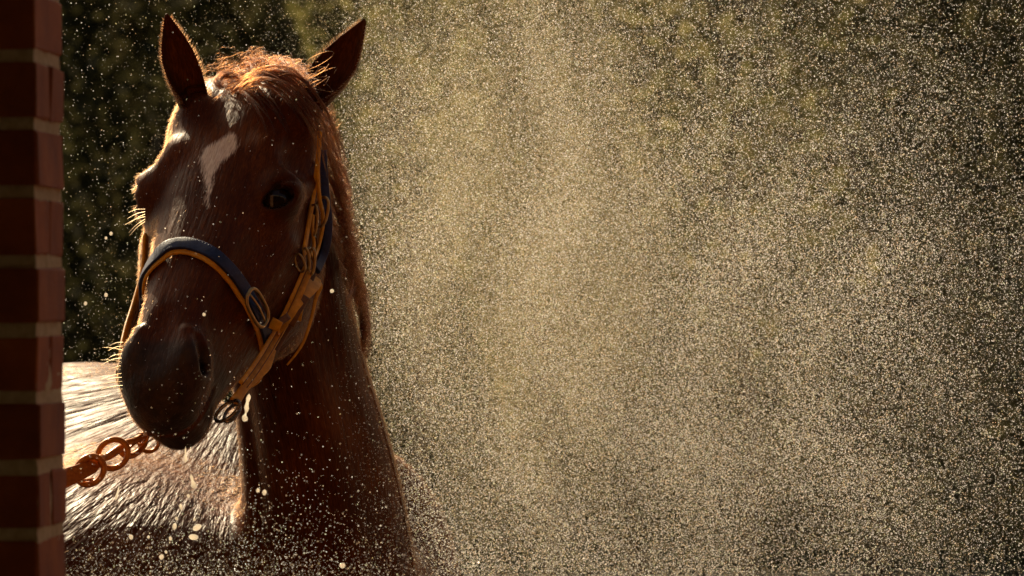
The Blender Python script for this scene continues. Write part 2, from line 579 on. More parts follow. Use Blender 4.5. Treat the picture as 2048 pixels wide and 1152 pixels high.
SPLIT, HRES = 1.20, 0.0034
V1, F1 = surface_net((-0.95, -0.45, SPLIT), (0.15, 0.95, 2.16), HRES, horse_sdf)
def coarse_sdf(P):
    return horse_sdf(P)
V2, F2 = surface_net((-2.3, -0.2, -0.02), (0.35, 2.7, 1.80), 0.014, coarse_sdf)
c2 = V2[F2].mean(1)
keep = ~((c2[:, 2] > SPLIT + 0.01) & (c2[:, 0] > -0.94) & (c2[:, 1] < 0.94))
F2 = F2[keep]
used = np.unique(F2); remap = np.full(len(V2), -1); remap[used] = np.arange(len(used))
HV = np.vstack([V1, V2[used]]); HFc = np.vstack([F1, remap[F2] + len(V1)])
for ev, ef, _, _ in EARS:
    HFc = np.vstack([HFc, ef + len(HV)]); HV = np.vstack([HV, ev])

# ------------------------------------------------------------------ coat colours, hair flow and materials
HV = HV.astype(np.float64)
LH = to_head(HV)
def sstep(x, a, b):
    t = np.clip((x - a) / (b - a), 0, 1); return t * t * (3 - 2 * t)

def poly_sd(s, u, poly):
    """signed distance to a polygon, positive inside"""
    poly = np.asarray(poly); d = np.full(len(s), 9.0); ins = np.zeros(len(s), bool)
    for (x0, y0), (x1, y1) in zip(poly, np.roll(poly, -1, 0)):
        ex, ey = x1 - x0, y1 - y0
        t = np.clip(((s - x0) * ex + (u - y0) * ey) / (ex * ex + ey * ey), 0, 1)
        d = np.minimum(d, np.hypot(s - x0 - t * ex, u - y0 - t * ey))
        c = ((y0 > u) != (y1 > u)) & (s < (x1 - x0) * (u - y0) / (y1 - y0 + 1e-12) + x0)
        ins ^= c
    return np.where(ins, d, -d)

star_px = [(401, 316), (410, 300), (436, 287), (464, 268), (474, 276), (474, 294), (462, 312), (440, 330), (428, 350), (420, 380), (416, 410), (411, 408), (411, 372), (404, 336)]
star_poly = [pxhead(x, y, 0.004) for x, y in star_px]
near_top = (LH[:, 2] > -0.05) & (np.abs(LH[:, 1]) < 0.2) & (np.abs(LH[:, 0]) < 0.12)
star = np.full(len(HV), -0.05)
star[near_top] = poly_sd(LH[near_top, 0], LH[near_top, 1], star_poly)
star = np.clip(star, -0.05, 0.05)
in_head = (((HV - HBC) ** 2).sum(1) < HBR ** 2) & (LH[:, 1] > -0.30) & (LH[:, 2] > -0.32) & (np.abs(LH[:, 0]) < 0.14)
muz = sstep(LH[:, 1] + 0.5 * np.clip(-LH[:, 2] - 0.06, -0.1, 0.02) + 0.10 * np.abs(LH[:, 0]), 0.235, 0.285) * in_head
de = np.minimum(np.sqrt(((LH - EYE[1]) ** 2).sum(1)), np.sqrt(((LH - EYE[-1]) ** 2).sum(1)))
eyem = 1 - sstep(de, 0.027, 0.040)
skin = np.maximum(muz * 0.85, eyem * 0.7)
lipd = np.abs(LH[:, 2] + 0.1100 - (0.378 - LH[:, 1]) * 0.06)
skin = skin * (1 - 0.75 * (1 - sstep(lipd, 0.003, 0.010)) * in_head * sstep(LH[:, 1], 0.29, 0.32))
# flow coordinates: second component runs along the hairs
K0 = px(505, 735, 0.55)
dxz = HV[:, [0, 2]] - K0[[0, 2]]
rad = np.hypot(dxz[:, 0], dxz[:, 1]); ang = np.arctan2(dxz[:, 0], -dxz[:, 1])
neckw = 1 - sstep(neck_sdf(HV), 0.0, 0.03)
flow = np.stack([ang * 0.33, rad, HV[:, 1] * 0.3], 1)
nx = HV[:, 0] - NCX(HV[:, 2])
fn_ = np.stack([nx, HV[:, 2], HV[:, 1] * 0.6], 1)
flow = np.where((neckw > 0.5)[:, None], fn_, flow)
flow = np.where(in_head[:, None] & (head_sdf(LH) < 0.012)[:, None], LH, flow)

is_head = in_head & (head_sdf(LH) < 0.012)
foldw = np.where(is_head, 0.10, np.where(neckw > 0.5, 0.0, 1.0))

wet = np.where(is_head, 0.14 + 0.10 * muz, np.where(neckw > 0.5, 0.045, 0.085))

def coat_material():
    m, nt, b = new_mat('wet_chestnut_coat')
    fl = attr(nt, 'flow').outputs['Vector']
    obj = N(nt, 'ShaderNodeTexCoord').outputs['Object']
    streak = noise(nt, fl, 1.0, 4, 0.6, mapping=(620, 70, 620))
    clump = noise(nt, fl, 1.0, 4, 0.6, mapping=(150, 20, 150))
    fold = noise(nt, fl, 1.0, 3, 0.55, mapping=(55, 4.5, 55))
    blot = noise(nt, obj, 9.0, 4, 0.5)
    tone = math_n(nt, 'ADD', math_n(nt, 'MULTIPLY', streak, 0.5), math_n(nt, 'ADD', math_n(nt, 'MULTIPLY', clump, 0.3), math_n(nt, 'MULTIPLY', blot, 0.4)))
    coat = ramp(nt, tone, [(0.38, (0.024, 0.0052, 0.0013)), (0.60, (0.086, 0.0205, 0.0038)), (0.82, (0.205, 0.053, 0.0085))])
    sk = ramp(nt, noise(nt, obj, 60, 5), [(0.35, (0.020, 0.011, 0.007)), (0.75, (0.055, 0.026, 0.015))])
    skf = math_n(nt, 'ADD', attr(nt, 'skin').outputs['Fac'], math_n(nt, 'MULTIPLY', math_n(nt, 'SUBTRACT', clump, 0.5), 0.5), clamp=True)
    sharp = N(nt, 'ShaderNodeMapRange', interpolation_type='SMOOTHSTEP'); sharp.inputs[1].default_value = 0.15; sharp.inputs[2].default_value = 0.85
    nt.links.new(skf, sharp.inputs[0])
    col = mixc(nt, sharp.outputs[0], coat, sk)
    st = math_n(nt, 'ADD', attr(nt, 'star').outputs['Fac'], math_n(nt, 'ADD', math_n(nt, 'MULTIPLY', math_n(nt, 'SUBTRACT', streak, 0.5), 0.016), math_n(nt, 'MULTIPLY', math_n(nt, 'SUBTRACT', clump, 0.5), 0.014)))
    mr = N(nt, 'ShaderNodeMapRange', interpolation_type='SMOOTHSTEP'); mr.inputs[1].default_value = -0.0040; mr.inputs[2].default_value = 0.0055
    nt.links.new(st, mr.inputs[0])
    white = ramp(nt, streak, [(0.3, (0.70, 0.52, 0.36)), (0.65, (0.98, 0.84, 0.66))])
    col = mixc(nt, mr.outputs[0], col, white)
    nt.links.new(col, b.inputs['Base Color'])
    rg = ramp(nt, clump, [(0.3, (0.28,) * 3), (0.75, (0.46,) * 3)])
    rb_ = ramp(nt, clump, [(0.3, (0.33,) * 3), (0.7, (0.68,) * 3)])
    rg = mixc(nt, attr(nt, 'foldw').outputs['Fac'], rg, rb_)
    nt.links.new(rg, b.inputs['Roughness'])
    nt.links.new(attr(nt, 'wet').outputs['Fac'], b.inputs['Specular IOR Level'])
    b.inputs['Specular Tint'].default_value = (1.0, 0.74, 0.52, 1)
    b.inputs['Sheen Weight'].default_value = 0.0
    b.inputs['Sheen Roughness'].default_value = 0.35
    b.inputs['Sheen Tint'].default_value = (1.0, 0.55, 0.3, 1)
    fm_ = math_n(nt, 'MULTIPLY', fold, attr(nt, 'foldw').outputs['Fac'])
    n0 = bump(nt, fm_, 0.85, 0.017)
    n1 = bump(nt, clump, 0.55, 0.0035, n0)
    n2 = bump(nt, streak, 0.38, 0.0011, n1)
    nt.links.new(n2, b.inputs['Normal'])
    return m

M_COAT = coat_material()
m, nt, b = new_mat('dark_eye'); M_EYE = m
b.inputs['Base Color'].default_value = (0.010, 0.005, 0.003, 1); b.inputs['Roughness'].default_value = 0.07; b.inputs['Specular IOR Level'].default_value = 0.30
tc = N(nt, 'ShaderNodeTexCoord')
nt.links.new(ramp(nt, noise(nt, tc.outputs['Object'], 90, 3), [(0.3, (0.006, 0.004, 0.003)), (0.8, (0.03, 0.013, 0.006))]), b.inputs['Base Color'])

def hair_mat(name, c1, c2, rough=0.32):
    m = bpy.data.materials.new(name); m.use_nodes = True
    nt = m.node_tree; nt.nodes.remove(nt.nodes['Principled BSDF'])
    h = nt.nodes.new('ShaderNodeBsdfHairPrincipled')
    h.parametrization = 'COLOR'
    info = nt.nodes.new('ShaderNodeHairInfo')
    nt.links.new(ramp(nt, info.outputs['Random'], [(0.0, c1), (1.0, c2)]), h.inputs['Color'])
    h.inputs['Roughness'].default_value = rough
    h.inputs['Radial Roughness'].default_value = 0.45
    nt.links.new(h.outputs[0], nt.nodes['Material Output'].inputs['Surface'])
    return m

M_MANE = hair_mat('chestnut_mane_hair', (0.009, 0.0020, 0.0006), (0.045, 0.0095, 0.0022), 0.26)
M_FUZZ = hair_mat('chestnut_coat_hair', (0.04, 0.010, 0.003), (0.13, 0.035, 0.010), 0.4)
M_WHISK = hair_mat('pale_whisker', (0.10, 0.035, 0.010), (0.22, 0.09, 0.03), 0.35)

horse_loc = Vector(bp(B0, 0.75, 0, 0.0))
horse = empty('horse', horse_loc, 'wet chestnut horse with a small white star, head turned over its halter towards us', 'horse')
body_me = mesh_arrays(HV, HFc, M_COAT)
assert len(body_me.vertices) == len(HV)
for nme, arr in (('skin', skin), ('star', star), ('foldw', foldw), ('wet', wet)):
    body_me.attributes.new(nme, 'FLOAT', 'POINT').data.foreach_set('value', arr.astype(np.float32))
body_me.attributes.new('flow', 'FLOAT_VECTOR', 'POINT').data.foreach_set('vector', flow.astype(np.float32).ravel())
body = link('body', body_me, horse)

# surface look-ups
from mathutils.bvhtree import BVHTree
nearF = F1[(V1[F1[:, 0]][:, 1] < 0.9)]
BVH = BVHTree.FromPolygons(V1.tolist(), nearF.tolist())
CAMP = Vector((0, -DIST, CAMZ))
def hit(x, y):
    d = (Vector(px(x, y, 0.0)) - CAMP).normalized()
    p, n, i, t = BVH.ray_cast(CAMP, d)
    if p is None: return None, None
    return np.array(p), np.array(n)
def near(p):
    q, n, i, t = BVH.find_nearest(Vector(p))
    return np.array(q), np.array(n)
def on_side(x, y, s):
    """point seen at a photo position that lies in the head's plane of side-distance s"""
    c = np.array([0, -DIST, CAMZ]); d = px(x, y, 0.0) - c
    t = (s - np.dot(c - HO, HS)) / np.dot(d, HS)
    return c + d * t

# eyes
for sg in (1, -1):
    bm = bmesh.new(); bmesh.ops.create_uvsphere(bm, u_segments=32, v_segments=20, radius=EYE_R)
    for v in bm.verts: v.co = v.co + Vector(from_head(EYE[sg] - 0.0055 * (EYE_OUT if sg > 0 else nrm(np.array([-0.95, 0.02, 0.28])))))
    me = bpy.data.meshes.new('eye'); bm.to_mesh(me); bm.free()
    me.materials.append(M_EYE)
    me.polygons.foreach_set('use_smooth', [True] * len(me.polygons))
    link('eye', me, horse)

# ------------------------------------------------------------------ hair
def curves_obj(name, strands, r0, r1, mat, parent):
    """strands (n,k,3); radius from r0 at the root to r1 at the tip"""
    n, k, _ = strands.shape
    c = bpy.data.hair_curves.new(name)
    c.add_curves([k] * n)
    c.attributes['position'].data.foreach_set('vector', strands.astype(np.float32).ravel())
    if 'radius' not in c.attributes: c.attributes.new('radius', 'FLOAT', 'POINT')
    rr = np.linspace(0, 1, k)[None] ** 1.6
    r0 = np.broadcast_to(np.asarray(r0, float), (n,))[:, None]
    rad_ = r0 * (1 - rr) + r1 * rr
    c.attributes['radius'].data.foreach_set('value', rad_.astype(np.float32).ravel())
    c.materials.append(mat)
    return link(name, c, parent)

def lock(guide, n, s0, s1, k=18, curl=0.0, freq=2.0, lenvar=0.25, flat=None):
    """n hairs round a guide polyline, root spread s0 to tip spread s1"""
    G = catmull(guide, 60)
    out = np.zeros((n, k, 3))
    cl = rng.normal(size=(max(n // 9, 1), 3))                    # wet hair clumps
    for i in range(n):
        L = 1 - lenvar * rng.random() ** 1.5
        t = np.linspace(0, L, k)
        base = np.stack([np.interp(t, np.linspace(0, 1, 60), G[:, a]) for a in range(3)], 1)
        o = cl[i % len(cl)] * 0.75 + rng.normal(size=3) * 0.55
        o1 = cl[i % len(cl)] * 0.85 + rng.normal(size=3) * 0.30
        w = (s0 + (s1 - s0) * t)[:, None]
        off = (o[None] * (1 - t)[:, None] + o1[None] * t[:, None]) * w
        if flat is not None: off = off * np.asarray(flat)[None]
        if curl:
            ph = rng.random(3) * 6.28; fr = freq * (0.7 + 0.6 * rng.random())
            off = off + curl * np.stack([np.sin(fr * 6.28 * t + ph[0]), np.sin(fr * 6.28 * t + ph[1]), np.sin(fr * 5.5 * t + ph[2])], 1) * (0.2 + t)[:, None]
        out[i] = base + off
    return out
def P3(lst): return [px(*q) for q in lst]

fore = []
# unruly tuft standing on the poll
for i in range(56):
    x0 = rng.uniform(446, 600); y0 = np.interp(x0, [448, 500, 560, 600], [168, 160, 165, 182]) + rng.uniform(-4, 10)
    Y0 = rng.uniform(0.06, 0.15)
    h = np.interp(x0, [448, 480, 530, 570, 600], [38, 62, 52, 36, 22]) * rng.uniform(0.45, 1.1)
    lean = rng.normal(0, 20)
    g = P3([(x0, y0, Y0), (x0 + lean * 0.3 + rng.normal(0, 5), y0 - h * 0.55, Y0 - 0.005), (x0 + lean + rng.normal(0, 7), y0 - h, Y0 - 0.01), (x0 + lean * 1.9 + rng.normal(0, 12), y0 - h * rng.uniform(0.55, 1.02), Y0 - 0.015)])
    fore.append(lock(g, 15, 0.0030, 0.008, 18, 0.0050, 2.0, 0.7))
# rounded mat of hair over the poll
for i in range(42):
    x0 = rng.uniform(440, 590); y0 = np.interp(x0, [450, 500, 560, 600], [148, 122, 130, 158]) + rng.uniform(0, 12)
    Y0 = rng.uniform(0.05, 0.13)
    g = P3([(x0, y0 + 8, Y0 + 0.02), (x0 + 14, y0 - 4, Y0), (x0 + 34, y0 + rng.uniform(-2, 14), Y0 - 0.02), (x0 + 52, y0 + rng.uniform(12, 40), Y0 - 0.03)])
    fore.append(lock(g, 20, 0.004, 0.007, 18, 0.0045, 1.8, 0.6))
# dark curl on the inner side by the white flash
for i in range(5):
    g = P3([(470, 150, 0.05), (446 - i, 150, 0.035), (434, 160 + i, 0.02), (438, 172, 0.012), (452 + 2 * i, 172, 0.012)])
    fore.append(lock(g, 30, 0.003, 0.003, 16, 0.0008, 1, 0.3))
# long wet forelock swept across the brow to the near cheek
FL = [[(505, 150, 0.05), (470, 172, 0.015), (452, 188, 0.0), (440, 204, -0.01)],
      [(500, 158, 0.05), (525, 148, 0.03), (562, 155, 0.02), (598, 182, 0.015), (628, 222, 0.02), (652, 262, 0.03), (668, 300, 0.04)],
      [(480, 170, 0.03), (512, 154, 0.02), (552, 164, 0.01), (592, 198, 0.01), (622, 242, 0.015), (640, 290, 0.03), (648, 330, 0.05)],
      [(505, 148, 0.05), (545, 142, 0.03), (590, 158, 0.025), (630, 200, 0.03), (655, 250, 0.04), (672, 300, 0.06), (682, 350, 0.09)],
      [(470, 186, 0.015), (498, 164, 0.012), (540, 158, 0.01), (580, 178, 0.005), (612, 215, 0.01), (640, 240, 0.02), (675, 258, 0.03)],
      [(520, 150, 0.05), (560, 150, 0.03), (604, 172, 0.025), (634, 214, 0.03), (646, 268, 0.04), (645, 320, 0.05)]]
for g, n in zip(FL, (24, 70, 60, 70, 26, 60)):
    for j in range(5):
        dx, dy = rng.normal(0, 7), rng.normal(0, 6); e = np.linspace(0.6, 1.5, len(g))
        gj = [(x + dx * e[q] + rng.normal(0, 2.5), y + dy * e[q] + rng.normal(0, 2.5), Y) for q, (x, y, Y) in enumerate(g)]
        fore.append(lock(P3(gj), max(n // 4, 5), 0.0020, 0.0013, 26, 0.0008, 1.0, 0.45))
# wet strands plastered over the top of the forehead
for i in range(18):
    x0 = rng.uniform(445, 575); y0 = rng.uniform(158, 176); sw = rng.uniform(0.5, 1.2)
    pl = [(x0, y0), (x0 + 26 * sw, y0 + 10), (x0 + 58 * sw, y0 + 30), (x0 + 86 * sw, y0 + 62), (x0 + 104 * sw, y0 + 100)]
    g = []
    for q in pl:
        h_, n_ = hit(*q)
        if h_ is None: break
        g.append(h_ + n_ * 0.004)
    if len(g) < 3: continue
    fore.append(lock(g, 16, 0.0030, 0.0020, 22, 0.0008, 1.0, 0.5))
# flyaways
for i in range(60):
    x0, y0 = rng.uniform(440, 620), rng.uniform(140, 180)
    g = P3([(x0, y0, 0.05), (x0 + rng.normal(8, 18), y0 - rng.uniform(5, 30), 0.04), (x0 + rng.normal(16, 34), y0 - rng.uniform(0, 40), 0.03), (x0 + rng.normal(24, 40), y0 + rng.uniform(-30, 26), 0.02)])
    fore.append(lock(g, 1, 0.003, 0.010, 18, 0.006, 1.6, 0.5))
fore = [np.concatenate([f[:, :1].repeat(0, 1), f], 1) for f in fore]
def same_k(parts, k=20):
    out = []
    for s in parts:
        n, kk, _ = s.shape
        t = np.linspace(0, kk - 1, k); i = np.minimum(t.astype(int), kk - 2); f = (t - i)[None, :, None]
        out.append(s[:, i] * (1 - f) + s[:, i + 1] * f)
    return np.concatenate(out)
curves_obj('forelock', same_k(fore), 0.00017, 0.00010, M_MANE, horse)

mane = []
# hair falling along the crest: thick inner fall and loose glowing outer fall
for i in range(58):
    t0 = rng.uniform(0, 1)
    x0 = np.interp(t0, [0, 0.35, 0.7, 1], [628, 652, 668, 690]); y0 = np.interp(t0, [0, 0.35, 0.7, 1], [205, 330, 440, 540])
    Ln = rng.uniform(90, 215)
    Y0 = 0.12 + 0.16 * t0
    out_ = rng.uniform(4, 48)
    x1 = np.interp(y0 + Ln * 0.5, [200, 350, 450, 520, 600, 700], [652, 676, 690, 704, 722, 728]); x2 = np.interp(y0 + Ln, [200, 350, 450, 520, 600, 700, 760], [652, 674, 688, 704, 724, 734, 736])
    jt = rng.normal(0, 6, 4)
    g = P3([(x0 - 6, y0, Y0), (x0 + out_ * 0.55 + jt[0], y0 + Ln * 0.22, Y0 - 0.02), (x1 + out_ * 0.32 + jt[1], y0 + Ln * 0.6, Y0 + 0.01), (x2 + out_ * rng.uniform(-0.5, 0.6) + jt[2], y0 + Ln, Y0 + 0.03)])
    mane.append(lock(g, int(rng.integers(8, 26)), rng.uniform(0.0012, 0.0030), rng.uniform(0.0012, 0.0034), 24, 0.0020, 1.2, 0.5))
# wispy frizz standing off the crest
for i in range(230):
    t0 = rng.uniform(0, 1)
    x0 = np.interp(t0, [0, 0.3, 0.6, 1], [640, 668, 684, 712]); y0 = np.interp(t0, [0, 0.3, 0.6, 1], [190, 330, 440, 590])
    g = P3([(x0 - 8, y0, 0.18), (x0 + rng.uniform(2, 16), y0 + rng.uniform(0, 22), 0.17), (x0 + rng.uniform(4, 26), y0 + rng.uniform(18, 60), 0.17), (x0 + rng.uniform(0, 30), y0 + rng.uniform(30, 95), 0.18)])
    mane.append(lock(g, 4, 0.003, 0.006, 18, 0.004, 1.6, 0.4))
# long dark ends
for i in range(9):
    g = P3([(690 + i * 2, 500 + i * 6, 0.24), (712 + i, 570, 0.25), (724 + i * 0.7, 640, 0.27), (728 + i * 1.2 - 4, 690 + i * 4, 0.28)])
    mane.append(lock(g, 40, 0.004, 0.003, 20, 0.0008, 1, 0.3))
# loose curls near the throat latch
for i in range(6):
    g = P3([(708, 560 + 4 * i, 0.1), (700 - i, 600, 0.08), (704, 625 + 3 * i, 0.08), (697, 640 + i, 0.08)])
    mane.append(lock(g, 4, 0.002, 0.004, 18, 0.002, 1.5, 0.3))
curves_obj('mane', same_k(mane, 22), 0.00017, 0.00010, M_MANE, horse)

# short coat: hairs over head, neck and shoulder
def coat_hairs(nh, length, lift):
    cF = F1
    P = V1[cF]; c = P.mean(1)
    nn = nrm(np.cross(P[:, 2] - P[:, 0], P[:, 3] - P[:, 1]))
    view = nrm(np.array([0, -DIST, CAMZ]) - c)
    facing = (nn * view).sum(1)
    L = to_head(c)
    ok = (facing > -0.45) & (c[:, 0] > -0.72) & (c[:, 2] > 1.22)
    hz = in_head_f(L)
    w = np.where(hz, 1.0, 0.30) * (0.03 + 3.0 * (np.abs(facing) < 0.32)) * ok
    pick = rng.choice(len(c), nh, p=w / w.sum())
    p, n = c[pick] + (P[pick, 0] - c[pick]) * rng.uniform(-1, 1, (nh, 1)) + (P[pick, 1] - c[pick]) * rng.uniform(-1, 1, (nh, 1)), nn[pick]
    h = hz[pick]
    fd = np.where(h[:, None], HU[None], np.array([[0.1, 0.1, -1.0]]))
    body_m = (~h) & (neck_sdf(p) > 0.02)
    rd = p - K0; fd = np.where(body_m[:, None], nrm(rd), fd)
    t = fd - n * (fd * n).sum(1)[:, None]
    t = nrm(t + rng.normal(0, 0.22, t.shape))
    Lk = length * rng.uniform(0.6, 1.25, nh)
    lf = lift * rng.uniform(0.4, 1.5, nh)
    k = 4; s = np.zeros((nh, k, 3))
    for j in range(k):
        e = j / (k - 1)
        s[:, j] = p + t * (Lk * e)[:, None] + n * (Lk * lf * (e - 0.35 * e * e))[:, None]
    return s
def in_head_f(L):
    return (L[:, 1] > -0.28) & (L[:, 1] < 0.42) & (L[:, 2] > -0.30) & (np.abs(L[:, 0]) < 0.14) & (head_sdf(L) < 0.012)
curves_obj('coat_hair', coat_hairs(60000, 0.0065, 0.42), 0.00011, 0.00004, M_FUZZ, horse)
# ear fringe
ef = []
for (ev, ef_, mid, nor) in EARS:
    n, m_, _ = mid.shape
    for side in (0, m_ - 1, 2, m_ - 3):
        for r in range(260):
            i = rng.integers(3, n - 2); p = mid[i, side]
            outd = nrm(mid[i, side] - mid[i, m_ // 2]) + 0.5 * nor[i, side] + rng.normal(0, 0.3, 3)
            up = nrm(mid[min(i + 1, n - 1), side] - mid[i, side])
            dvec = nrm(outd + up * 0.8)
            Ls = rng.uniform(0.004, 0.009) * np.interp(i / n, [0, 0.3, 1], [1.5, 1.1, 0.6])
            ef.append([p, p + dvec * Ls * 0.5, p + dvec * Ls + up * Ls * 0.3])
curves_obj('ear_fringe', np.array(ef), 0.00016, 0.00005, M_FUZZ, horse)

# whiskers and lashes
wh = []
for y0 in np.linspace(684, 778, 13):
    p = px(np.interp(y0, [684, 735, 778], [246, 241, 246]), y0, -0.20)
    q = px(241 - rng.uniform(24, 42), y0 + rng.uniform(-14, 16), -0.20 + rng.uniform(-0.02, 0.03))
    mm = (p + q) / 2 + np.array([0, 0, rng.uniform(0.000, 0.003)])
    wh.append([p, mm, q])
for i in range(6):
    p = px(290, 418 + i * 5.0, -0.02); q = px(rng.uniform(244, 262), 428 + i * 8 + rng.uniform(-4, 6), -0.02)
    wh.append([p, (p + q) / 2 + np.array([0, 0, 0.002]), q])
for i in range(7):
    p = px(274, 374 + rng.uniform(-4, 6), 0.0); q = px(rng.uniform(257, 266), 376 + rng.uniform(-8, 8), -0.01)
    wh.append([p, (p + q) / 2 + np.array([0, 0, 0.001]), q])
curves_obj('whiskers', np.array(wh), 0.00030, 0.00010, M_WHISK, horse)
# eyelashes of the near eye
la = []
out = EYE_OUT; A_ = axes(EYE_AX, out)
for i in range(60):
    a = rng.uniform(-0.95, 0.55)
    q0 = np.array([0.0215 * a, 0.020 - 0.006 * abs(a), -0.0115 * math.sqrt(max(1 - a * a, 0))])
    up_ = np.array([-0.35 + 0.2 * rng.normal(), 0.75, -0.55])
    sgnf = 1 if (from_head(EYE[1] + (q0 * np.array([1, 1, 1])) @ A_)[2] > from_head(EYE[1] + (q0 * np.array([1, 1, -1])) @ A_)[2]) else -1
    q0[2] *= sgnf; up_[2] *= sgnf
    ln = rng.uniform(0.009, 0.016)
    pts = [from_head(EYE[1] + (q0 + up_ * ln * e + np.array([0, 0, -sgnf * 0.003 * e * e])) @ A_) for e in (0, 0.5, 1)]
    la.append(pts)
curves_obj('eyelashes', np.array(la), 0.0003, 0.0001, M_MANE, horse)

# ------------------------------------------------------------------ halter
M_NAVY = simple_mat('navy_padded_strap', (0.006, 0.012, 0.045), (0.014, 0.028, 0.095), 0.45, 160, bumpd=0.0008, spec=0.35)
M_TAN = simple_mat('tan_leather', (0.56, 0.22, 0.010), (0.80, 0.36, 0.026), 0.45, 110, bumpd=0.0006, spec=0.3)
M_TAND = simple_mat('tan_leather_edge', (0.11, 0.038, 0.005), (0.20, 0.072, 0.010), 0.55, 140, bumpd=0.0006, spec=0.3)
M_BRASS = simple_mat('dull_brass', (0.30, 0.19, 0.075), (0.50, 0.34, 0.15), 0.33, 150, metal=0.9, bumpd=0.0002)
M_STEEL = simple_mat('dark_steel', (0.14, 0.11, 0.085), (0.32, 0.26, 0.20), 0.28, 120, metal=1.0, bumpd=0.0002)

halter = empty('halter', Vector(HO), 'navy and tan leather halter with brass buckles on the horse', 'halter')

def strap(name, pts, w, th, mat, up, parent=halter, n=48, r=None, scale=None):
    P = catmull(pts, n)
    if isinstance(up, list): up = catmull(up, n)
    prof = rrect(w, th, r or min(w, th) * 0.42)
    V, F = sweep(P, prof, up=up, scale=scale)
    return link(name, mesh_from(V, F, mat), parent)

def ring(name, c, ax1, ax2, a, b, tube, mat, parent, pw=2.0, n=44):
    """closed loop with half-axes a, b; pw > 2 squares the corners"""
    t = np.linspace(0, 2 * np.pi, n, endpoint=False)
    ct, st = np.cos(t), np.sin(t)
    P = np.asarray(c) + np.outer(a * np.sign(ct) * np.abs(ct) ** (2 / pw), nrm(ax1)) + np.outer(b * np.sign(st) * np.abs(st) ** (2 / pw), nrm(ax2))
    P = catmull(P, n, closed=True)
    V, F = sweep(P, circ(tube, 10), closed=True, up=np.cross(nrm(ax1), nrm(ax2)))
    return link(name, mesh_from(V, F, mat), parent)

def surf_path(pl, lift):
    P, Nn = [], []
    for q in pl:
        if len(q) == 3:                                   # given side plane
            p = on_side(*q); c, n = near(p); P.append(c + n * lift); Nn.append(n)
        else:
            p, n = hit(*q); P.append(p + n * lift); Nn.append(n)
    Nn = np.array(Nn); Nn[1:-1] = (Nn[:-2] + 2 * Nn[1:-1] + Nn[2:])
    return P, list(nrm(Nn))

# noseband: around the nose, from the far ring over the bridge to the near side
nb_uv = [(-0.060, 0.235, -0.14), (-0.066, 0.205, -0.10), (-0.064, 0.175, -0.060), (-0.052, 0.158, -0.022)]
pts, ups = [], []
for L in nb_uv:
    c, n = near(from_head(L)); pts.append(c + n * 0.006); ups.append(n)
a_, b_ = surf_path([(330, 508), (362, 496), (395, 501), (428, 519), (458, 549), (486, 588), (504, 620), (519, 655), (530, 692)], 0.006)
pts += a_; ups += b_
ups = [nrm(u) for u in ups]
Pn, Un = np.array(pts), np.array(ups)
Tn = nrm(np.gradient(Pn, axis=0)); Sn = nrm(np.cross(Tn, Un))
if Sn[len(Sn) // 2].dot(HU) < 0: Sn = -Sn                 # towards the muzzle
noseband = strap('noseband', list(Pn - Un * 0.0022 + Sn * 0.0030), 0.0235, 0.0042, M_TAN, list(Un), n=90)
strap('padding', list(Pn + Un * 0.0020 - Sn * 0.0015), 0.0195, 0.0052, M_NAVY, list(Un), parent=noseband, n=90, r=0.0012)
# rows of stitching along the padding
for off in (-0.0085, 0.0055):
    C = catmull(Pn + Un * 0.0044 + Sn * off, 150)
    segs = [sweep(C[i:i + 2], circ(0.0004, 5)) for i in range(0, 148, 2)]
    V, F = join(segs)
    o = link('stitching', mesh_from(V, F, M_NAVY), noseband)

# brass buckle on the near side of the noseband
c, n = hit(503, 617); c = c + n * 0.011
d1 = nrm(hit(522, 650)[0] - hit(484, 582)[0]); d2 = np.cross(n, d1)
ring('buckle', c, d1, d2, 0.0295, 0.0165, 0.0026, M_BRASS, halter, pw=2.9)
strap('buckle_tongue', [c - d1 * 0.026, c + d2 * 0.001 + n * 0.002, c + d1 * 0.027], 0.0032, 0.0024, M_BRASS, n, n=10)

# far cheek strap, seen past the face
far = [on_side(292, 470, -0.088), on_side(287, 540, -0.084), on_side(270, 606, -0.080), on_side(252, 664, -0.074), on_side(243, 712, -0.066), on_side(246, 760, -0.058)]
strap('cheek_strap', far, 0.016, 0.0045, M_TAN, HS * -1.0)
far2 = [p + np.array([0.008, 0.012, 0.0]) for p in far[1:5]]
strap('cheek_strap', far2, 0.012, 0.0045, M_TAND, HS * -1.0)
ring('side_ring', on_side(243, 745, -0.064), HU, HF, 0.017, 0.013, 0.0028, M_STEEL, halter)

# near side: straps that run from the cheek ring down under the jaw to the chin ring
def hang(pl, y0, y1, gap=0.006):
    """points in front of the horse, at depth between y0 and y1 or just clear of its skin"""
    out = []
    for i, q in enumerate(pl):
        t = i / (len(pl) - 1); Y = y0 + (y1 - y0) * t
        h, n = hit(*q)
        p = px(q[0], q[1], Y)
        if h is not None and p[1] > h[1] - gap: p = px(q[0], q[1], h[1] - gap)
        out.append(p)
    return out
toward = np.array([0.25, -1.0, 0.15])
jaw = [(619, 541), (598, 590), (578, 632), (558, 668), (536, 706), (514, 740), (490, 772), (466, 802)]
strap('jaw_strap', hang(jaw, 0.10, -0.13, 0.012), 0.0105, 0.0045, M_TAN, toward, n=60)
strap('jaw_strap', hang([(x - 9, y - 6) for x, y in jaw[:-1]], 0.10, -0.12, 0.008), 0.0060, 0.0040, M_TAN, toward, n=60)
strap('jaw_strap', hang([(x + 9, y + 7) for x, y in jaw[:5]], 0.10, -0.02, 0.010), 0.0070, 0.0040, M_TAND, toward, n=60)
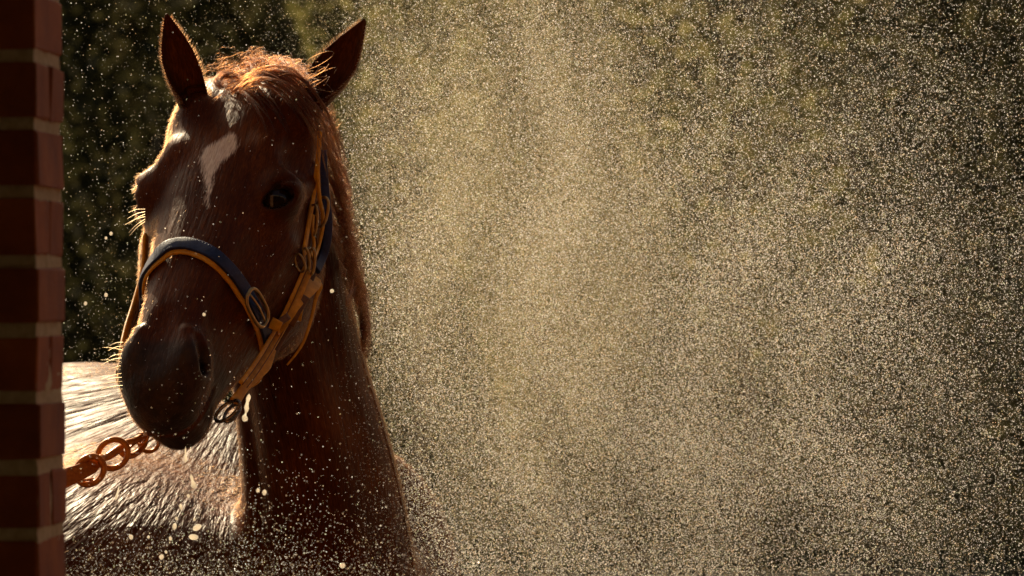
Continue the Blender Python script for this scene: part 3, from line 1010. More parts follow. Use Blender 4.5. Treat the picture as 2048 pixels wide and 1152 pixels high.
strap('keeper', hang([(634, 556), (618, 578), (596, 606), (574, 640), (556, 668)], 0.085, 0.02, 0.020), 0.020, 0.0040, M_TAN, np.array([0.35, -1, 0.35]), n=30, scale=np.interp(np.linspace(0, 1, 30), [0, 0.12, 0.5, 1], [0.70, 1.15, 0.70, 0.40]))
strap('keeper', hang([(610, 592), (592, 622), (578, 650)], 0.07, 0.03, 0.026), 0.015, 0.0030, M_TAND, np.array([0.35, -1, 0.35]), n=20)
strap('jaw_strap', hang([(548, 700), (534, 730), (510, 757), (488, 780), (474, 806)], -0.02, -0.13, 0.020), 0.0130, 0.0050, M_TAN, toward, n=40, scale=np.interp(np.linspace(0, 1, 40), [0, 0.3, 0.7, 1], [0.5, 1, 0.8, 0.7]))
strap('strap_end', hang([(532, 712), (537, 728), (528, 742)], -0.03, -0.05, 0.026), 0.010, 0.0035, M_TAN, toward, n=14)
strap('strap_end', hang([(524, 742), (516, 760), (502, 770)], -0.05, -0.07, 0.026), 0.008, 0.0035, M_TAN, toward, n=14)
strap('strap_loop', hang([(556, 640), (551, 650), (547, 660)], 0.0, -0.01, 0.028), 0.016, 0.0035, M_TAN, toward, n=8)
strap('strap_loop', hang([(577, 632), (566, 640), (558, 646)], 0.03, 0.02, 0.030), 0.010, 0.0030, M_TAND, toward, n=8)
strap('strap_end', hang([(636, 562), (641, 574), (632, 596), (622, 640), (608, 682), (592, 708), (574, 730)], 0.08, 0.06, 0.014), 0.0085, 0.0030, M_TAN, np.array([0.8, -0.6, 0.1]), n=40, scale=np.linspace(1, 0.35, 40))
strap('strap_end', hang([(602, 616), (599, 630), (597, 642)], 0.05, 0.05, 0.03), 0.0075, 0.0030, M_TAN, toward, n=10)
for dx, dy in ((-5, -3), (4, 3)):
    strap('seam', hang([(x + dx, y + dy) for x, y in jaw[:-1]], 0.10, -0.12, 0.0155), 0.0013, 0.0013, M_TAND, toward, n=60)
# cheekpiece
ck_n = np.array([0.75, -0.65, 0.0])
strap('cheek_strap', hang([(640, 262), (637, 305), (633, 345), (626, 395), (617, 450), (609, 498), (611, 508)], 0.07, 0.10, 0.008), 0.0075, 0.0040, M_TAN, ck_n, n=60)
strap('cheek_strap', hang([(637, 305), (636, 350), (639, 395), (645, 425), (645, 455), (636, 495), (626, 520)], 0.075, 0.10, 0.012), 0.0062, 0.0040, M_TAN, ck_n, n=60)
strap('cheek_strap', hang([(626, 430), (625, 460), (628, 490), (622, 512)], 0.085, 0.09, 0.012), 0.0055, 0.0036, M_TAN, ck_n, n=40)
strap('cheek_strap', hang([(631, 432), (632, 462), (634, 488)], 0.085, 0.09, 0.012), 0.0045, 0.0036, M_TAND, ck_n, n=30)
strap('padded_strap', hang([(644, 300), (646, 345), (650, 395), (655, 440), (653, 480), (645, 512), (632, 540)], 0.10, 0.11, 0.004), 0.0140, 0.0060, M_NAVY, np.array([0.5, -0.8, 0.0]), n=60, r=0.0016)
# buckles and rings on the cheek
def face_ring(name, x, y, tilt, a, b, tube, mat, gap=0.018, pw=2.4, sq=0.7):
    c = hang([(x, y), (x, y)], 0.09, 0.09, gap)[0]
    t = R(tilt); ax1 = np.array([math.sin(t), -0.1, math.cos(t)]); ax2 = np.array([math.cos(t), -sq, -math.sin(t)])
    return ring(name, c, ax1, ax2, a, b, tube, mat, halter, pw)
face_ring('buckle', 643, 424, 12, 0.021, 0.0105, 0.0022, M_BRASS)
face_ring('buckle', 626, 441, 4, 0.022, 0.0085, 0.0018, M_BRASS, sq=1.0)
face_ring('cheek_ring', 613, 518, -6, 0.015, 0.0042, 0.0020, M_BRASS, 0.020)
face_ring('cheek_ring', 623, 523, 4, 0.018, 0.0052, 0.0023, M_BRASS, 0.024)
face_ring('buckle', 600, 526, -18, 0.013, 0.0070, 0.0016, M_BRASS, 0.018)
# steel ring under the chin
c = hang([(455, 822), (455, 822)], -0.13, -0.13, 0.012)[0]
ring('chin_ring', c, np.array([0.8, -0.2, 0.62]), np.array([0.5, -0.6, -0.75]), 0.0205, 0.0105, 0.0026, M_STEEL, halter)
ring('chin_ring', c + np.array([0.006, 0.006, -0.003]), np.array([0.62, 0.5, 0.66]), np.array([0.55, -0.6, -0.62]), 0.016, 0.009, 0.0024, M_STEEL, halter)

# ------------------------------------------------------------------ tether: rings, snap hook and strap
M_RUST = simple_mat('wet_rusty_metal', (0.42, 0.115, 0.016), (0.68, 0.26, 0.055), 0.34, 130, metal=0.25, bumpd=0.0006, spec=0.4)
M_STRAPR = simple_mat('orange_brown_webbing', (0.32, 0.075, 0.005), (0.50, 0.15, 0.014), 0.60, 240, bumpd=0.0012, spec=0.2)
def tp(x, y):                                              # the tether runs from the halter back towards the pillar
    t = np.clip((310 - x) / 190.0, -0.4, 1.6)
    return px(x, y, -0.12 - 0.16 * t)
tether = empty('tether', Vector(tp(226, 910)), 'rusty ring and snap hook tether strung between brick pillar and halter', 'tether')
vw = np.array([0.0, -1.0, 0.0])
k = 0.93 / PXM
xr, zr = np.array([1.0, 0.15, 0]), np.array([0, 0.1, 1.0])
def ell_ring(name, x, y, ax, ay, tilt, tube, mat, yaw=0.0):
    t = R(tilt)
    d1 = np.array([math.cos(t), yaw, math.sin(t)]); d2 = np.array([-math.sin(t), -yaw, math.cos(t)])
    return ring(name, tp(x, y), d1, d2, ax * k, ay * k, tube * k, mat, tether)
ell_ring('ring', 298, 886, 21, 19, 20, 4.4, M_RUST, 0.3)
ell_ring('ring', 284, 877, 15, 11, 35, 2.6, M_RUST, -0.3)
ell_ring('ring', 226, 908, 33, 29, 40, 6.4, M_RUST, 0.15)
ell_ring('ring', 180, 941, 32, 27, 50, 6.8, M_RUST, 0.2)
# snap hook: shank, oval eye, gate
shank = [tp(196, 924), tp(210, 917), tp(228, 905), tp(242, 895)]
V, F = sweep(catmull(shank, 16), circ(9.0 * k, 12), scale=np.interp(np.linspace(0, 1, 16), [0, 0.2, 0.3, 0.45, 0.8, 1], [0.75, 0.95, 0.60, 0.95, 1.05, 0.9]))
hook = link('snap_hook', mesh_from(V, F, M_RUST), tether)
eye_l = [tp(241, 897), tp(246, 908), tp(259, 912), tp(275, 905), tp(288, 890), tp(290, 878), tp(282, 874), tp(268, 881), tp(250, 886)]
V, F = sweep(catmull(eye_l, 60, closed=True), circ(6.6 * k, 10), closed=True, up=vw)
link('hook_eye', mesh_from(V, F, M_RUST), hook)
V, F = sweep(catmull([tp(245, 890), tp(262, 880), tp(284, 872)], 14), rrect(7 * k, 5 * k, 1.5 * k), up=vw)
link('gate', mesh_from(V, F, M_BRASS), hook)
V, F = sweep(catmull([tp(254, 901), tp(266, 890), tp(281, 880)], 14), circ(2.6 * k, 8))
link('spring_pin', mesh_from(V, F, M_RUST), hook)
V, F = sweep(catmull([tp(197, 922), tp(201, 919), tp(206, 918)], 6), circ(11 * k, 14), scale=[0.8, 1, 1, 1, 1, 0.8])
link('swivel_collar', mesh_from(V, F, M_RUST), hook)
# webbing loop through the last ring, then on to the eye bolt in the pillar
st = [tp(196, 926), tp(180, 934), tp(160, 944), tp(138, 952), tp(110, 962)]
V, F = sweep(catmull(st, 30), rrect(34 * k, 5 * k, 2 * k), up=np.array([0.1, -1, 0.15]), scale=np.interp(np.linspace(0, 1, 30), [0, 0.2, 1], [0.55, 0.95, 1.1]))
link('strap', mesh_from(V, F, M_STRAPR), tether)
V, F = sweep(catmull([tp(186, 958), tp(160, 962), tp(148, 966), tp(128, 976)], 20), circ(3.0 * k, 8))
link('cord', mesh_from(V, F, M_RUST), tether)

# ------------------------------------------------------------------ brick pillar
M_BRICK, nt, b = new_mat('dark_red_brick')
tc = N(nt, 'ShaderNodeTexCoord'); oi = N(nt, 'ShaderNodeObjectInfo')
va = N(nt, 'ShaderNodeVectorMath', operation='ADD')
nt.links.new(tc.outputs['Object'], va.inputs[0])
cb = N(nt, 'ShaderNodeCombineXYZ')
nt.links.new(math_n(nt, 'MULTIPLY', oi.outputs['Random'], 37.0), cb.inputs[0]); nt.links.new(cb.outputs[0], va.inputs[1])
n1 = noise(nt, va.outputs[0], 14, 6); n2 = noise(nt, va.outputs[0], 130, 5, 0.65)
c = ramp(nt, n1, [(0.3, (0.24, 0.050, 0.007)), (0.55, (0.38, 0.090, 0.012)), (0.8, (0.50, 0.145, 0.026))])
c = mixc(nt, 0.55, c, ramp(nt, oi.outputs['Random'], [(0.0, (0.45, 0.40, 0.40)), (0.5, (0.85, 0.78, 0.72)), (1.0, (1.0, 1.0, 0.95))]), 'MULTIPLY')
c = mixc(nt, ramp(nt, n2, [(0.62, (0,) * 3), (0.8, (0.5,) * 3)]), c, (0.05, 0.018, 0.012))
nt.links.new(c, b.inputs['Base Color']); b.inputs['Roughness'].default_value = 0.85
nt.links.new(bump(nt, n2, 0.7, 0.003, bump(nt, n1, 0.5, 0.006)), b.inputs['Normal'])
M_MORT = simple_mat('sandy_mortar', (0.44, 0.33, 0.18), (0.64, 0.52, 0.33), 0.9, 90, bumpd=0.004, spec=0.2)

PY = -1.65; PSC = PXM * DIST / (DIST + PY)                 # pixels per metre at the pillar
corner = px(75, 576, PY)                                   # near right-hand edge
pillar = empty('brick_pillar', (corner[0] - 0.22, PY + 0.11, 0), 'dark red brick pillar with sandy mortar beside the horse', 'pillar')
PW, PD, CH, J = 0.44, 0.215, 137.0 / PSC, 0.0105
PR = R(-3.3)                                                # turned a little so its side shows
Rz = np.array(Matrix.Rotation(PR, 3, 'Z'))
z_ref = px(75, 592, PY)[2]                                 # a bed joint centre, aligned with the photo's courses
z_ref = px(75, 660, PY)[2]
z0 = z_ref - CH * math.floor(z_ref / CH)                   # lowest joint above ground
def pw(x, y, z):                                           # pillar local (0,0 = near right corner, x to the left is negative)
    v = Rz @ np.array([x, y, 0.0]); return np.array([corner[0] + v[0] - 0.009 * (z - CAMZ), PY + v[1], z])
brick_cache = {}
def brick_mesh(lx, ly, lz, var):
    key = (round(lx, 4), round(ly, 4), round(lz, 4), var)
    if key in brick_cache: return brick_cache[key]
    bm = bmesh.new(); bmesh.ops.create_cube(bm, size=1.0)
    for v in bm.verts: v.co = Vector((v.co.x * lx, v.co.y * ly, v.co.z * lz))
    bmesh.ops.bevel(bm, geom=bm.edges[:], offset=0.0022, segments=1, affect='EDGES', profile=0.6)
    r_ = random.Random(var)
    for v in bm.verts: v.co += Vector((r_.uniform(-1, 1), r_.uniform(-1, 1), r_.uniform(-1, 1))) * 0.0016
    me = bpy.data.meshes.new('brick'); bm.to_mesh(me); bm.free(); me.materials.append(M_BRICK)
    brick_cache[key] = me
    return me
nc = int(2.98 / CH)
rb = random.Random(3)
bh = CH - J * 1.35
for i in range(-1, nc):
    zb = z0 + i * CH
    h_ = bh
    zc_ = zb + CH / 2
    if zb < 0: h_ = CH + zb - J; zc_ = (zb + CH) - CH / 2 + (CH - h_) / 2 - J * 0.6
    if h_ < 0.02: continue
    hw = (PD - J) / 2
    # photo: joint row index parity decides whether the side shows one stretcher or two headers
    kk = round((z_ref - (zb + CH)) / CH)                   # 0 for the course just under the reference joint
    if kk % 2 == 0:
        lay = [(-PD / 2, hw / 2, PD, hw), (-PD / 2, PD - hw / 2, PD, hw), (-PD - J - PD / 2, hw / 2, PD, hw), (-PD - J - PD / 2, PD - hw / 2, PD, hw)]
    else:
        lay = [(-hw / 2, PD / 2, hw, PD), (-hw - J - PD / 2, hw / 2, PD, hw), (-hw - J - PD / 2, PD - hw / 2, PD, hw), (-hw - 2 * J - PD - hw / 2, PD / 2, hw, PD)]
    for (x, y, lx, ly) in lay:
        o = bpy.data.objects.new('brick', brick_mesh(lx, ly, h_, rb.randrange(9)))
        COL.objects.link(o)
        p = pw(x + rb.uniform(-1, 1) * 0.0012, y + rb.uniform(-1, 1) * 0.0015, zc_)
        o.parent = pillar; o.matrix_parent_inverse = Matrix.Translation(pillar.location).inverted()
        o.location = p; o.rotation_euler = (rb.uniform(-1, 1) * 0.006, rb.uniform(-1, 1) * 0.006, PR + rb.uniform(-1, 1) * 0.008)
# mortar core, slightly recessed, uneven
bm = bmesh.new(); bmesh.ops.create_grid(bm, x_segments=1, y_segments=1, size=0.5); bm.free()
g = 0.0025
NZs = 260; H = 3.0
ring2 = []
per = []
for x0, y0, x1, y1, n in ((-g, g, -g, PD - g, 10), (-g, PD - g, -PW + g, PD - g, 14), (-PW + g, PD - g, -PW + g, g, 10), (-PW + g, g, -g, g, 14)):
    for j in range(n): per.append((x0 + (x1 - x0) * j / n, y0 + (y1 - y0) * j / n))
V = []
cxm, cym = -PW / 2, PD / 2
for i in range(NZs + 1):
    z = H * i / NZs
    for (x, y) in per:
        e = (rb.random() - 0.5) * 0.0022
        d = nrm([x - cxm, y - cym]); V.append(pw(x + d[0] * e, y + d[1] * e, z))
K = len(per)
F = [(i * K + j, i * K + (j + 1) % K, (i + 1) * K + (j + 1) % K, (i + 1) * K + j) for i in range(NZs) for j in range(K)]
F.append(tuple(range(NZs * K, NZs * K + K)))
link('mortar', mesh_from(V, F, M_MORT, smooth=False), pillar)
# eye bolt that carries the tether
eb = pw(-0.045, PD + 0.03, px(110, 962, -0.30)[2])
ring('eye_bolt', eb, np.array([0, 0.6, 0.8]), np.array([0.2, 0.8, -0.6]), 0.018, 0.014, 0.004, M_RUST, pillar)
V, F = sweep([pw(-0.045, PD - 0.03, eb[2]), pw(-0.045, PD + 0.016, eb[2])], circ(0.005, 10), up=np.array([0, 0, 1.0]))
link('bolt_shank', mesh_from(V, F, M_RUST), pillar)
V, F = sweep(catmull([tp(112, 961), tp(112, 961) * 0.5 + eb * 0.5 + np.array([0, 0, -0.02]), eb + np.array([0.0, 0.012, 0])], 20), rrect(0.018, 0.003, 0.001), up=np.array([0, 0.3, 1.0]))
link('strap', mesh_from(V, F, M_STRAPR), tether)

# ------------------------------------------------------------------ unseen passage round the camera, added to hold back sky light
M_WALL, nt, b = new_mat('added_passage_brickwork')
tc = N(nt, 'ShaderNodeTexCoord'); bt = N(nt, 'ShaderNodeTexBrick')
mp = N(nt, 'ShaderNodeMapping'); mp.inputs['Scale'].default_value = (4.2, 4.2, 4.2); mp.inputs['Rotation'].default_value = (R(90), 0, 0)
nt.links.new(tc.outputs['Object'], mp.inputs['Vector']); nt.links.new(mp.outputs[0], bt.inputs['Vector'])
bt.inputs['Color1'].default_value = (0.15, 0.03, 0.012, 1); bt.inputs['Color2'].default_value = (0.22, 0.05, 0.02, 1); bt.inputs['Mortar'].default_value = (0.3, 0.24, 0.16, 1)
nt.links.new(bt.outputs['Color'], b.inputs['Base Color']); b.inputs['Roughness'].default_value = 0.9
M_CEIL = simple_mat('added_ceiling_boards', (0.34, 0.27, 0.18), (0.48, 0.40, 0.29), 0.7, 3.0, bumpd=0.004, mapping=(12, 1, 1))
def slab(name, x0, x1, y0, y1, z0_, z1_, mat):
    V = [(x, y, z) for z in (z0_, z1_) for y in (y0, y1) for x in (x0, x1)]
    F = [(0, 2, 3, 1), (4, 5, 7, 6), (0, 1, 5, 4), (2, 6, 7, 3), (1, 3, 7, 5), (0, 4, 6, 2)]
    o = link(name, mesh_from(V, F, mat, False)); return tag(o, kind='structure')
slab('added_wall', -4.0, 5.0, -13.3, -13.0, 0, 3.0, M_WALL)
slab('added_wall', -4.3, -4.0, -13.0, -1.5, 0, 3.0, M_WALL)
slab('added_wall', 5.0, 5.3, -13.0, -1.5, 0, 3.0, M_WALL)
slab('added_ceiling', -4.3, 5.3, -13.3, -1.6, 3.0, 3.12, M_CEIL)
slab('added_wall', 2.3, 2.6, -1.6, 3.4, 0, 2.7, M_WALL)  # added out of view: dims reflections on the neck, bounces warm fill

# ------------------------------------------------------------------ ground and the hedge far behind
M_GROUND, nt, b = new_mat('wet_yard_ground')
tc = N(nt, 'ShaderNodeTexCoord')
ng = noise(nt, tc.outputs['Object'], 0.8, 6); ng2 = noise(nt, tc.outputs['Object'], 30, 5)
nt.links.new(mixc(nt, 0.5, ramp(nt, ng, [(0.35, (0.018, 0.014, 0.010)), (0.7, (0.034, 0.026, 0.018))]), ramp(nt, ng2, [(0.3, (0.018, 0.015, 0.011)), (0.7, (0.045, 0.035, 0.025))])), b.inputs['Base Color'])
nt.links.new(ramp(nt, ng, [(0.4, (0.35,) * 3), (0.6, (0.8,) * 3)]), b.inputs['Roughness'])
nt.links.new(bump(nt, ng2, 0.5, 0.01), b.inputs['Normal'])
gme = mesh_from([(-900, -900, 0), (900, -900, 0), (900, 900, 0), (-900, 900, 0)], [(0, 1, 2, 3)], M_GROUND, False)
tag(link('ground', gme), kind='structure', label='dark wet yard ground')

M_LEAF, nt, b = new_mat('dark_hedge_leaf')
oi = attr(nt, 'shade')
nt.links.new(ramp(nt, oi.outputs['Fac'], [(0.0, (0.026, 0.026, 0.010)), (0.5, (0.056, 0.050, 0.020)), (0.85, (0.085, 0.068, 0.030)), (1.0, (0.12, 0.080, 0.04))]), b.inputs['Base Color'])
b.inputs['Roughness'].default_value = 0.95; b.inputs['Specular IOR Level'].default_value = 0.05
tl = nt.nodes.new('ShaderNodeBsdfTranslucent'); mxs = nt.nodes.new('ShaderNodeMixShader'); mxs.inputs[0].default_value = 0.4
nt.links.new(b.inputs['Base Color'].links[0].from_socket, tl.inputs['Color'])
nt.links.new(b.outputs[0], mxs.inputs[1]); nt.links.new(tl.outputs[0], mxs.inputs[2]); nt.links.new(mxs.outputs[0], nt.nodes['Material Output'].inputs['Surface'])
M_BARK = simple_mat('hedge_stem_bark', (0.05, 0.035, 0.022), (0.10, 0.07, 0.045), 0.9, 20, bumpd=0.01, spec=0.1)
HY = 21.0
hedge = empty('hedge', (0.5, HY + 1.5, 0), 'tall dark green hedge, blurred behind the water spray', 'hedge')
nl = 90000
lp = np.stack([rng.uniform(-9, 9, nl), HY + 0.2 + np.abs(rng.normal(0, 0.7, nl)), rng.uniform(0.05, 1, nl) ** 0.9 * 5.6], 1)
lump = 0.8 * np.sin(lp[:, 0] * 1.9 + 1) * np.sin(lp[:, 2] * 1.7) + 0.4 * np.sin(lp[:, 0] * 4.3 + lp[:, 2] * 3.1)
lp[:, 1] += 0.55 * lump + 0.10 * lp[:, 2]
lp[:, 2] *= 1 + 0.06 * np.sin(lp[:, 0] * 1.3)
sz = rng.uniform(0.035, 0.085, nl)
d1 = nrm(rng.normal(size=(nl, 3)) + [0, 0, -0.4]); d2 = nrm(np.cross(d1, rng.normal(size=(nl, 3)) + [0, -1.0, 0.4]))
Vl = np.stack([lp - d1 * sz[:, None], lp - d2 * sz[:, None] * 0.45, lp + d1 * sz[:, None], lp + d2 * sz[:, None] * 0.45], 1).reshape(-1, 3)
Fl = np.arange(nl * 4).reshape(-1, 4)
lme = mesh_arrays(Vl, Fl, M_LEAF)
sh = np.clip(0.45 + 0.05 * lump + rng.normal(0, 0.14, nl), 0, 1)
lme.attributes.new('shade', 'FLOAT', 'POINT').data.foreach_set('value', np.repeat(sh, 4).astype(np.float32))
tag(link('foliage', lme, hedge), kind='stuff')
# woody core behind the leaves
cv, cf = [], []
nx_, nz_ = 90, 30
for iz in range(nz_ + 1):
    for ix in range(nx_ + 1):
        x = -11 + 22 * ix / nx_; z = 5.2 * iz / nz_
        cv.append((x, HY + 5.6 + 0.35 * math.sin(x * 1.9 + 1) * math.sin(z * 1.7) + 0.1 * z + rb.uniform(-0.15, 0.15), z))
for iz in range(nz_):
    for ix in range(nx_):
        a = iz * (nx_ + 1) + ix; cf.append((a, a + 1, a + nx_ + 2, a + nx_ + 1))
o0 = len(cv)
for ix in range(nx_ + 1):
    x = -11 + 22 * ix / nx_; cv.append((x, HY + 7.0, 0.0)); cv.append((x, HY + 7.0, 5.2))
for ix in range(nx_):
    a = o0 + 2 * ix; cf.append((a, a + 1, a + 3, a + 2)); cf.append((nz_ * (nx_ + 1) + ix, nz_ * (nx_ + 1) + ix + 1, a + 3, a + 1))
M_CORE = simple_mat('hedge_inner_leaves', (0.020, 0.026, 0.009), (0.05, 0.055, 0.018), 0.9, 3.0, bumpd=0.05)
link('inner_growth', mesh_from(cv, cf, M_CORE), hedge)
for i in range(14):
    x = -8.4 + i * 1.3 + rb.uniform(-0.2, 0.2); y = HY + 1.3
    V, F = sweep(catmull([(x, y, -0.05), (x + rb.uniform(-0.1, 0.1), y + 0.05, 0.9), (x + rb.uniform(-0.3, 0.3), y + 0.1, 2.2), (x + rb.uniform(-0.4, 0.4), y + 0.1, 3.4)], 10), circ(0.07, 8), scale=np.linspace(1.0, 0.35, 10))
    link('stem', mesh_from(V, F, M_BARK), hedge)

# young trees standing before the hedge, their thin crowns lit through from behind
M_TLEAF, nt, b = new_mat('sunlit_olive_leaf')
oi = attr(nt, 'shade')
lc = ramp(nt, oi.outputs['Fac'], [(0.0, (0.05, 0.050, 0.016)), (0.5, (0.11, 0.098, 0.032)), (1.0, (0.16, 0.13, 0.048))])
nt.links.new(lc, b.inputs['Base Color']); b.inputs['Roughness'].default_value = 0.9; b.inputs['Specular IOR Level'].default_value = 0.1
tl = nt.nodes.new('ShaderNodeBsdfTranslucent'); mxs = nt.nodes.new('ShaderNodeMixShader'); mxs.inputs[0].default_value = 0.55
nt.links.new(lc, tl.inputs['Color'])
nt.links.new(b.outputs[0], mxs.inputs[1]); nt.links.new(tl.outputs[0], mxs.inputs[2]); nt.links.new(mxs.outputs[0], nt.nodes['Material Output'].inputs['Surface'])
def young_tree(x, Y, zc, rx, rz, n, label, thin=1.0):
    base = px(x, 576, Y)[0]
    t_ = empty('young_tree', (base, Y, 0), label, 'tree', 'young trees before the hedge')
    V, F = sweep(catmull([(base, Y, -0.05), (base + 0.05, Y, zc * 0.4), (base - 0.03, Y + 0.05, zc * 0.8), (base, Y, zc + rz * 0.6)], 14), circ(0.045, 8), scale=np.linspace(1, 0.25, 14))
    tk = link('trunk', mesh_from(V, F, M_BARK), t_)
    for j in range(7):
        a = rb.uniform(0, 6.28); z = zc - rz * 0.6 + rz * 1.1 * j / 7
        V, F = sweep(catmull([(base, Y, z), (base + math.cos(a) * rx * 0.4, Y + math.sin(a) * rx * 0.4, z + 0.15), (base + math.cos(a) * rx * 0.85, Y + math.sin(a) * rx * 0.8, z + 0.35)], 7), circ(0.014, 6), scale=np.linspace(1, 0.3, 7))
        link('branch', mesh_from(V, F, M_BARK), tk)
    q = nrm(rng.normal(size=(n, 3))) * (rng.random((n, 1)) ** 0.45)
    q *= 1 + 0.25 * np.sin(q[:, [0]] * 7 + q[:, [2]] * 5)
    p = q * [rx, rx, rz] + [base, Y, zc]
    s_ = rng.uniform(0.03, 0.06, n) * thin
    d1 = nrm(rng.normal(size=(n, 3)) + [0, 0, -0.5]); d2 = nrm(np.cross(d1, rng.normal(size=(n, 3))))
    V = np.stack([p - d1 * s_[:, None], p - d2 * s_[:, None] * 0.5, p + d1 * s_[:, None], p + d2 * s_[:, None] * 0.5], 1).reshape(-1, 3)
    me = mesh_arrays(V, np.arange(n * 4).reshape(-1, 4), M_TLEAF)
    me.attributes.new('shade', 'FLOAT', 'POINT').data.foreach_set('value', np.repeat(np.clip(rng.normal(0.5, 0.25, n), 0, 1), 4).astype(np.float32))
    tag(link('crown', me, t_), kind='stuff')
young_tree(1080, 13.5, 2.30, 0.46, 1.15, 2600, 'pale olive young tree blurred behind the brightest mist beside the neck')
young_tree(1480, 15.0, 2.45, 0.60, 1.00, 800, 'thin olive young tree blurred behind the spray, middle of three', 0.9)
young_tree(820, 15.5, 2.9, 0.55, 0.9, 1300, 'thin olive young tree blurred behind the horse mane, nearest the horse', 0.9)

# ------------------------------------------------------------------ water: spray and falling drops
M_WATER = bpy.data.materials.new('backlit_water'); M_WATER.use_nodes = True
nt = M_WATER.node_tree; nt.nodes.remove(nt.nodes['Principled BSDF'])
tr = nt.nodes.new('ShaderNodeBsdfTranslucent'); gl = nt.nodes.new('ShaderNodeBsdfGlossy'); df = nt.nodes.new('ShaderNodeBsdfDiffuse')
tint = attr(nt, 'tint')
nt.links.new(tint.outputs['Color'], tr.inputs['Color']); nt.links.new(tint.outputs['Color'], df.inputs['Color'])
gl.inputs['Roughness'].default_value = 0.12
m1 = nt.nodes.new('ShaderNodeMixShader'); m1.inputs[0].default_value = 0.25
nt.links.new(tr.outputs[0], m1.inputs[1]); nt.links.new(df.outputs[0], m1.inputs[2])
m2 = nt.nodes.new('ShaderNodeMixShader'); m2.inputs[0].default_value = 0.15
nt.links.new(m1.outputs[0], m2.inputs[1]); nt.links.new(gl.outputs[0], m2.inputs[2])
nt.links.new(m2.outputs[0], nt.nodes['Material Output'].inputs['Surface'])

def points_mod(obj, mat):
    ng = bpy.data.node_groups.new('droplets', 'GeometryNodeTree')
    ng.interface.new_socket('Geometry', in_out='INPUT', socket_type='NodeSocketGeometry')
    ng.interface.new_socket('Geometry', in_out='OUTPUT', socket_type='NodeSocketGeometry')
    gi, go = ng.nodes.new('NodeGroupInput'), ng.nodes.new('NodeGroupOutput')
    mp = ng.nodes.new('GeometryNodeMeshToPoints'); na = ng.nodes.new('GeometryNodeInputNamedAttribute'); sm = ng.nodes.new('GeometryNodeSetMaterial')
    na.data_type = 'FLOAT'; na.inputs['Name'].default_value = 'size'
    sm.inputs['Material'].default_value = mat
    ng.links.new(gi.outputs[0], mp.inputs['Mesh']); ng.links.new(na.outputs[0], mp.inputs['Radius'])
    ng.links.new(mp.outputs[0], sm.inputs['Geometry']); ng.links.new(sm.outputs[0], go.inputs[0])
    md = obj.modifiers.new('droplets', 'NODES'); md.node_group = ng

def gauss2(x, z, cx, cz, sx, sz): return np.exp(-((x - cx) / sx) ** 2 - ((z - cz) / sz) ** 2)
WX = lambda p: (p - 1024.0) / PXM
WZ = lambda p: CAMZ + (576.0 - p) / PXM
SP, SR = [], []
def spray(n, xr, zr, yr, dens, rmin, rmax, pw=2.0):
    got = 0
    while got < n:
        m = n * 2
        p = np.stack([rng.uniform(*xr, m), rng.uniform(*yr, m), rng.uniform(*zr, m)], 1)
        f = dens(p[:, 0], p[:, 2], p[:, 1])
        p = p[rng.random(m) < f][:n - got]
        SP.append(p); SR.append(rmin + (rmax - rmin) * rng.random(len(p)) ** pw); got += len(p)
# the sheet of mist drifting behind the horse: a bright shaft high up, thinning to the far side
def d_mist(x, z, y):
    a = 0.95 * gauss2(x, z, WX(1035) - 0.06 * (z - 1.7), WZ(350), 0.185, 0.38)
    b_ = 0.36 * gauss2(x, z, WX(1110), WZ(640), 0.36, 0.32)
    c_ = 0.09 * gauss2(x, z, WX(1380), WZ(500), 0.44, 0.60)
    w = 0.74 + 0.13 * np.sin(x * 21 + 1.6 * np.sin(z * 6)) + 0.11 * np.sin(x * 47 + 2.2 * np.sin(z * 9 + x * 5))
    return np.clip((a + b_ + c_) * w, 0, 1)
spray(620000, (-0.65, 1.05), (1.12, 2.30), (0.45, 1.15), d_mist, 0.00015, 0.00048, 1.8)
# separate sparkling droplets
def d_spark(x, z, y):
    a = 0.75 * gauss2(x, z, WX(1300), WZ(760), 0.46, 0.34)
    b_ = 0.26 * gauss2(x, z, WX(1700), WZ(700), 0.40, 0.50)
    c_ = 0.25 * gauss2(x, z, WX(1150), WZ(300), 0.40, 0.45)
    d_ = 0.50 * gauss2(x, z, WX(1050), WZ(1100), 0.45, 0.16)
    w = 0.75 + 0.25 * np.sin(x * 17 + 2.5 * np.sin(z * 8 + 1)) * np.sin(z * 11 + 2 * np.sin(x * 9))
    return np.clip((a + b_ + c_ + d_) * w + 0.02, 0, 1)
spray(330000, (-0.25, 0.98), (1.20, 2.20), (0.22, 0.60), d_spark, 0.00022, 0.00078, 2.3)
# splash rising in front of the chest
def d_front(x, z, y): return np.clip(np.exp(-(z - 1.32) / 0.05) * (0.55 + 0.45 * gauss2(x, z, WX(480), 1.3, 0.12, 1)) , 0, 1)
spray(14000, (-0.58, 0.30), (1.31, 1.60), (-1.0, -0.5), d_front, 0.00022, 0.00068, 2.6)
def d_left(x, z, y): return np.clip(0.5 * gauss2(x, z, WX(200), WZ(820), 0.12, 0.10) + 0.25 + 0 * x, 0, 1)
spray(6500, (-0.72, -0.32), (1.22, 2.15), (0.2, 0.9), d_left, 0.0002, 0.0007, 3.2)
spray(420, (-0.42, -0.05), (1.34, 2.08), (-1.0, -0.4), lambda x, z, y: 0.5 + 0 * x, 0.0002, 0.0006, 3.0)
SPA = np.concatenate(SP); SRA = np.concatenate(SR)
vals = horse_sdf(SPA[:, :]) if len(SPA) < 0 else None
tintv = np.ones((len(SPA), 4), np.float32)
hh = rng.random(len(SPA))[:, None]
tintv[:, :3] = np.array([1.0, 0.93, 0.78]) * (1 - 0.25 * hh) + 0.0
warm = rng.random(len(SPA)) < 0.25
tintv[warm, :3] *= np.array([1.0, 0.78, 0.55])
cool = rng.random(len(SPA)) < 0.15
